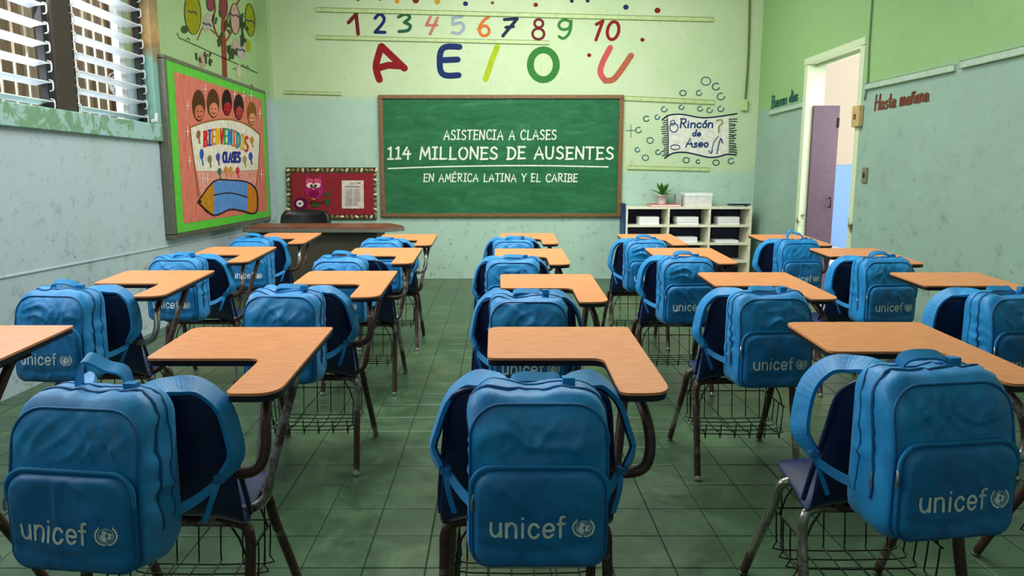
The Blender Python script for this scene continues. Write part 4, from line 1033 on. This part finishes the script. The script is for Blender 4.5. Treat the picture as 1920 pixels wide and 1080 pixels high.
    b = B(); b.tube([gus(.28, k % NT_, .0) for k in ks], .0022, 6, 1); b.obj('seam', M['piping'], bod)
    sx = -1 if seed % 2 else 1
    kk = (NT_//2+6) if sx < 0 else NT_-6
    q = gus(.60, kk % NT_, .004); b = B(); b.tube([q+Vector((0, 0, .012)), q+Vector((sx*.003, -.002, -.004)), q+Vector((sx*.002, -.004, -.022))], .0028, 6, 2); b.obj('zip_pull', M['chrome'], bod)
    # front pocket
    pk = (PW-.006, .010, .200, .040, .032); czp = (pk[1]+pk[2])/2
    op = outline(pk)
    def ypock(x, z):
        th_ = math.atan2(z-czp, x); R = radial(th_, *pk); rr_ = min(1, sqrt(x*x+(z-czp)**2)/max(R, 1e-6))
        prot = .020*min(1, (1-rr_)*9)**.6 if rr_ < 1 else 0
        p_ = Vector((x*10, z*10, seed*4.0))
        dimple = .0075*noise.noise(p_)+.004*max(0, 1-abs(noise.noise(Vector((x*12+z*9, z*7-x*5, seed+31.0))))*5)*min(1, abs(z-.095)/.03)+.0018*noise.noise(p_*2.7)+.003*max(0, noise.noise(Vector((x*22-z*12, z*6, seed+2.0))))
        lowcrease = -.004*math.exp(-((z-.045-.12*abs(x))/.012)**2)
        return -(PD-ytop(z)+.004+prot+.008*(1-rr_**2)+(dimple+lowcrease)*(1-rr_**8))
    b = B(); vp = [(x*1.0, -(PD-ytop(z))+.012, z) for x, z in op]; RP = 24
    for j in range(RP):
        s_ = 1-(j/RP)**1.25
        for k in range(NT_):
            x = op[k][0]*s_; z = czp+(op[k][1]-czp)*s_; vp.append((x, ypock(x, z), z))
    fp = [(i*NT_+k, i*NT_+(k+1) % NT_, (i+1)*NT_+(k+1) % NT_, (i+1)*NT_+k) for i in range(RP) for k in range(NT_)]
    c_i = len(vp); vp.append((0, ypock(.0001, czp), czp)); fp += [(RP*NT_+k, RP*NT_+(k+1) % NT_, c_i) for k in range(NT_)]
    b.add(vp, fp, True); poc = b.obj('front_pocket', M['cloth_pocket_shaded'], r)
    b = B(); pth = [(x*.985, ypock(x*.975, czp+(z-czp)*.975)-.001, czp+(z-czp)*.985) for x, z in op]; b.tube(pth+[pth[0]], .0030, 6, 1, False); b.obj('piping', M['piping'], poc)
    b = B(); arc = [(x*1.005, -(PD-ytop(z))-.014, z+.003) for k, (x, z) in enumerate(op) if 4 <= k <= NT_//2-4]; b.tube(arc, .0045, 6, 1); b.obj('pocket_zipper', M['webbing'], poc)
    zx = -PW+.012 if seed % 2 == 0 else -PW+.004
    b = B(); b.tube([(zx, -PD-.012, .155), (zx-.004, -PD-.017, .14), (zx-.004, -PD-.016, .122)], .003, 6, 2); b.obj('zip_pull', M['chrome'], poc)
    # lettering and emblem printed on the pocket, following its surface
    def pf(x, z): return Vector((x, ypock(x, z)-.0012, z))
    b = B(); write(b, 'unicef', -.090, .046, .078, .078+.048, .0054, pf, .13, 0, 0, 1.0*.92)
    b.obj('print_lettering', M['print'], poc)
    ex, ez, er = .080, .094, .0185
    b = B()
    for rr_ in (er*.74,):
        stroke_geo(b, ellipse_pts(ex, ez, rr_, rr_, 28), .0012, pf, True, 1)
    stroke_geo(b, ellipse_pts(ex, ez, er*.70, er*.25, 20), .0006, pf, True, 1); stroke_geo(b, ellipse_pts(ex, ez, er*.3, er*.72, 20), .0006, pf, True, 1)
    fill_geo(b, ellipse_pts(ex-er*.12, ez+er*.30, er*.27, er*.25, 12), pf)             # adult head
    fill_geo(b, [(ex-er*.5, ez+er*.12), (ex-er*.1, ez+er*.05), (ex+er*.1, ez-er*.25), (ex+er*.05, ez-er*.62), (ex-er*.35, ez-er*.55), (ex-er*.6, ez-er*.25)], pf)
    fill_geo(b, ellipse_pts(ex+er*.38, ez+er*.12, er*.2, er*.2, 10), pf)               # child head
    fill_geo(b, [(ex+er*.15, ez-er*.05), (ex+er*.55, ez-er*.12), (ex+er*.5, ez-er*.4), (ex+er*.18, ez-er*.45)], pf)
    for sg in (-1, 1):                                                                    # laurel
        for k in range(8):
            a = -pi/2+sg*(.25+k*.30); cx_, cz_ = ex+er*1.02*cos(a), ez+er*.98*sin(a)
            fill_geo(b, ellipse_pts(cx_, cz_, er*.24, er*.085, 8, a+sg*1.15), pf)
    b.obj('print_emblem', M['print'], poc)
    # haul handle on the top back edge
    if handle == 'up':
        path = [(-.050, -.034, PH-.016), (-.049, -.032, PH+.020), (-.034, -.030, PH+.046), (.004, -.028, PH+.030), (.040, -.028, PH+.020), (.052, -.034, PH-.016)]
    elif handle == 'mid':
        path = [(-.046, -.030, PH-.014), (-.044, -.036, PH+.004), (-.022, -.042, PH+.012), (.02, -.042, PH+.010), (.044, -.036, PH+.0), (.048, -.030, PH-.014)]
    else:
        path = [(-.046, -.02, PH-.016), (-.04, -.014, PH-.008), (-.015, -.010, PH-.006), (.016, -.010, PH-.008), (.04, -.014, PH-.007), (.047, -.02, PH-.016)]
    P = smooth_path(path, 6); Wd = [Vector((0, .022, .013)) for _ in P]; Nn = []
    for i in range(len(P)):
        d = (P[min(i+1, len(P)-1)]-P[max(i-1, 0)]).normalized(); Nn.append(d.cross(Vector((0, -1, 0))).normalized()*-1)
    b = B(); b.band(P, Nn, Wd, .0045); hd = b.obj('handle', M['webbing'] if handle != 'up' else M['cloth'], r)
    b = B(); b.box((.050, -.05, PH-.012), (.074, -.03, PH+.006), .001); b.obj('hanging_tab', M['webbing'], r)
    # shoulder straps: over the chair back, bulging out to the side, webbing back to the pack bottom
    for sx in (-1, 1):
        j = rnd.uniform(-.008, .014)
        path = [(sx*.068, -.016, PH-.036), (sx*.080, .010, PH-.026), (sx*.100, .040, PH-.028), (sx*.134, .066, PH-.036), (sx*(.170+j*.5), .080, PH-.078), (sx*(.188+j), .078, PH-.142), (sx*(.194+j*1.3), .066, PH-.184), (sx*(.178+j), .044, PH-.216)]
        P = smooth_path(path, 5); Wd = []; Nn = []; m_ = len(P)
        for i in range(m_):
            tt = i/(m_-1)
            d = (P[min(i+1, m_-1)]-P[max(i-1, 0)]).normalized()
            n_ = Vector((sx*(.15+1.1*tt), -.15*tt, 1-tt*.95)).normalized(); n_ = (n_-d*n_.dot(d)).normalized()
            wdir = d.cross(n_).normalized()
            Wd.append(wdir*(.050 if tt < .82 else .050-(tt-.82)*.15))
            Nn.append(n_)
        b = B(); b.band(P, Nn, Wd, .009); st = b.obj('shoulder_strap', M['cloth'], r)
        b = B(); b.band([p_-n_*.0052 for p_, n_ in zip(P, Nn)], Nn, [w_*.80 for w_ in Wd], .005); b.obj('strap_padding', M['strapback'], st)
        e = P[-1]; path = [tuple(e), (sx*.176, .038, PH-.232), (sx*.150, .004, PH-.252), (sx*.122, -.034, PH-.262)]
        P2 = smooth_path(path, 4); Wd = [Vector((0, .022, 0)) if 0 else Vector((-sx*.004, .010, .018)) for _ in P2]; Nn = [Vector((sx*.7, -.6, -.2)).normalized() for _ in P2]
        b = B(); b.band(P2, Nn, Wd, .002); b.obj('webbing', M['webbing'], r)
        b = B(); q = P2[2]; b.box((q.x-.011, q.y-.009, q.z-.008), (q.x+.011, q.y+.009, q.z+.009), .003); b.obj('buckle', M['buckle'], r)
        b = B(); P3 = smooth_path([tuple(q), (q.x-sx*.006, q.y-.02, q.z-.035), (q.x-sx*.020, q.y-.03, q.z-.080)], 3)
        b.band(P3, [Vector((0, -1, 0))]*len(P3), [Vector((.011, .003, 0))]*len(P3), .002); b.obj('loose_webbing', M['webbing'], r)
    return r

# ------------------------------------------------------------------ placing the rows
ROWN = {1: 'nearest row', 2: 'second row', 3: 'third row', 4: 'farthest row'}
COLN = {1: 'leftmost window column', 2: 'second column from left', 3: 'middle column', 4: 'fourth column from left', 5: 'rightmost column'}
# desk right edge and far edge on the floor plan
DESK = {(3,1): (.369,1.904), (2,1): (-.455,1.901), (4,1): (1.225,1.968), (1,1): (-1.194,1.924), (5,1): (1.98,2.07),
 (2,2): (-.437,3.056), (1,2): (-1.256,3.073), (3,2): (.408,2.954), (4,2): (1.267,3.011), (5,2): (2.105,3.011),
 (2,3): (-.432,4.054), (1,3): (-1.305,4.112), (3,3): (.383,4.010), (4,3): (1.257,4.046), (5,3): (2.212,4.033),
 (2,4): (-.422,5.005), (1,4): (-1.288,5.125), (3,4): (.420,5.096), (4,4): (1.264,5.015), (5,4): (2.195,4.978)}
# per pack: sideways shift, turn (deg), variant
PK = {(3,1): (.010, 0, 0), (2,1): (-.006, -7, 1), (4,1): (-.058, 8, 2), (2,2): (-.01, -4, 3), (1,2): (0, -6, 4), (3,2): (.0, 1, 3), (4,2): (-.02, 5, 5), (5,2): (-.01, 8, 5), (1,1): (0, -6, 5), (5,1): (-.02, 8, 3),
 (2,3): (-.04, -3, 4), (1,3): (0, -5, 3), (3,3): (.0, 0, 5), (4,3): (-.02, 5, 4), (5,3): (0, 6, 2), (2,4): (0, -3, 5), (1,4): (0, -4, 4), (3,4): (-.01, 0, 3), (4,4): (-.02, 4, 4), (5,4): (0, 5, 1)}
VAR = {0: (2, 'flat'), 1: (5, 'up'), 2: (3, 'mid'), 3: (8, 'flat'), 4: (4, 'mid'), 5: (11, 'flat')}
chair0 = None; packs = {}
for (c, rw) in sorted(DESK, key=lambda k_: (k_[1], abs(k_[0]-3))):
    xr, yf = DESK[(c, rw)]
    loc = (xr-.30, yf-.28, 0)
    lab = 'school desk chair with orange-brown top, %s, %s' % (ROWN[rw], COLN[c])
    if chair0 is None: chair0 = make_chair(lab); chair0.location = loc
    else: copy_tree(chair0, loc, 0, lab)
    dx, ang, var = PK[(c, rw)]
    ploc = (loc[0]+dx, loc[1]-.278, {(3,1): .432, (2,1): .424, (4,1): .452}.get((c, rw), .430))
    plab = 'blue backpack with white lettering on the chair, %s, %s' % (ROWN[rw], COLN[c])
    if var not in packs:
        packs[var] = make_pack(VAR[var][0], plab, VAR[var][1]); packs[var].location = ploc; packs[var].rotation_euler = (0, 0, math.radians(ang))
    else: copy_tree(packs[var], ploc, math.radians(ang), plab)
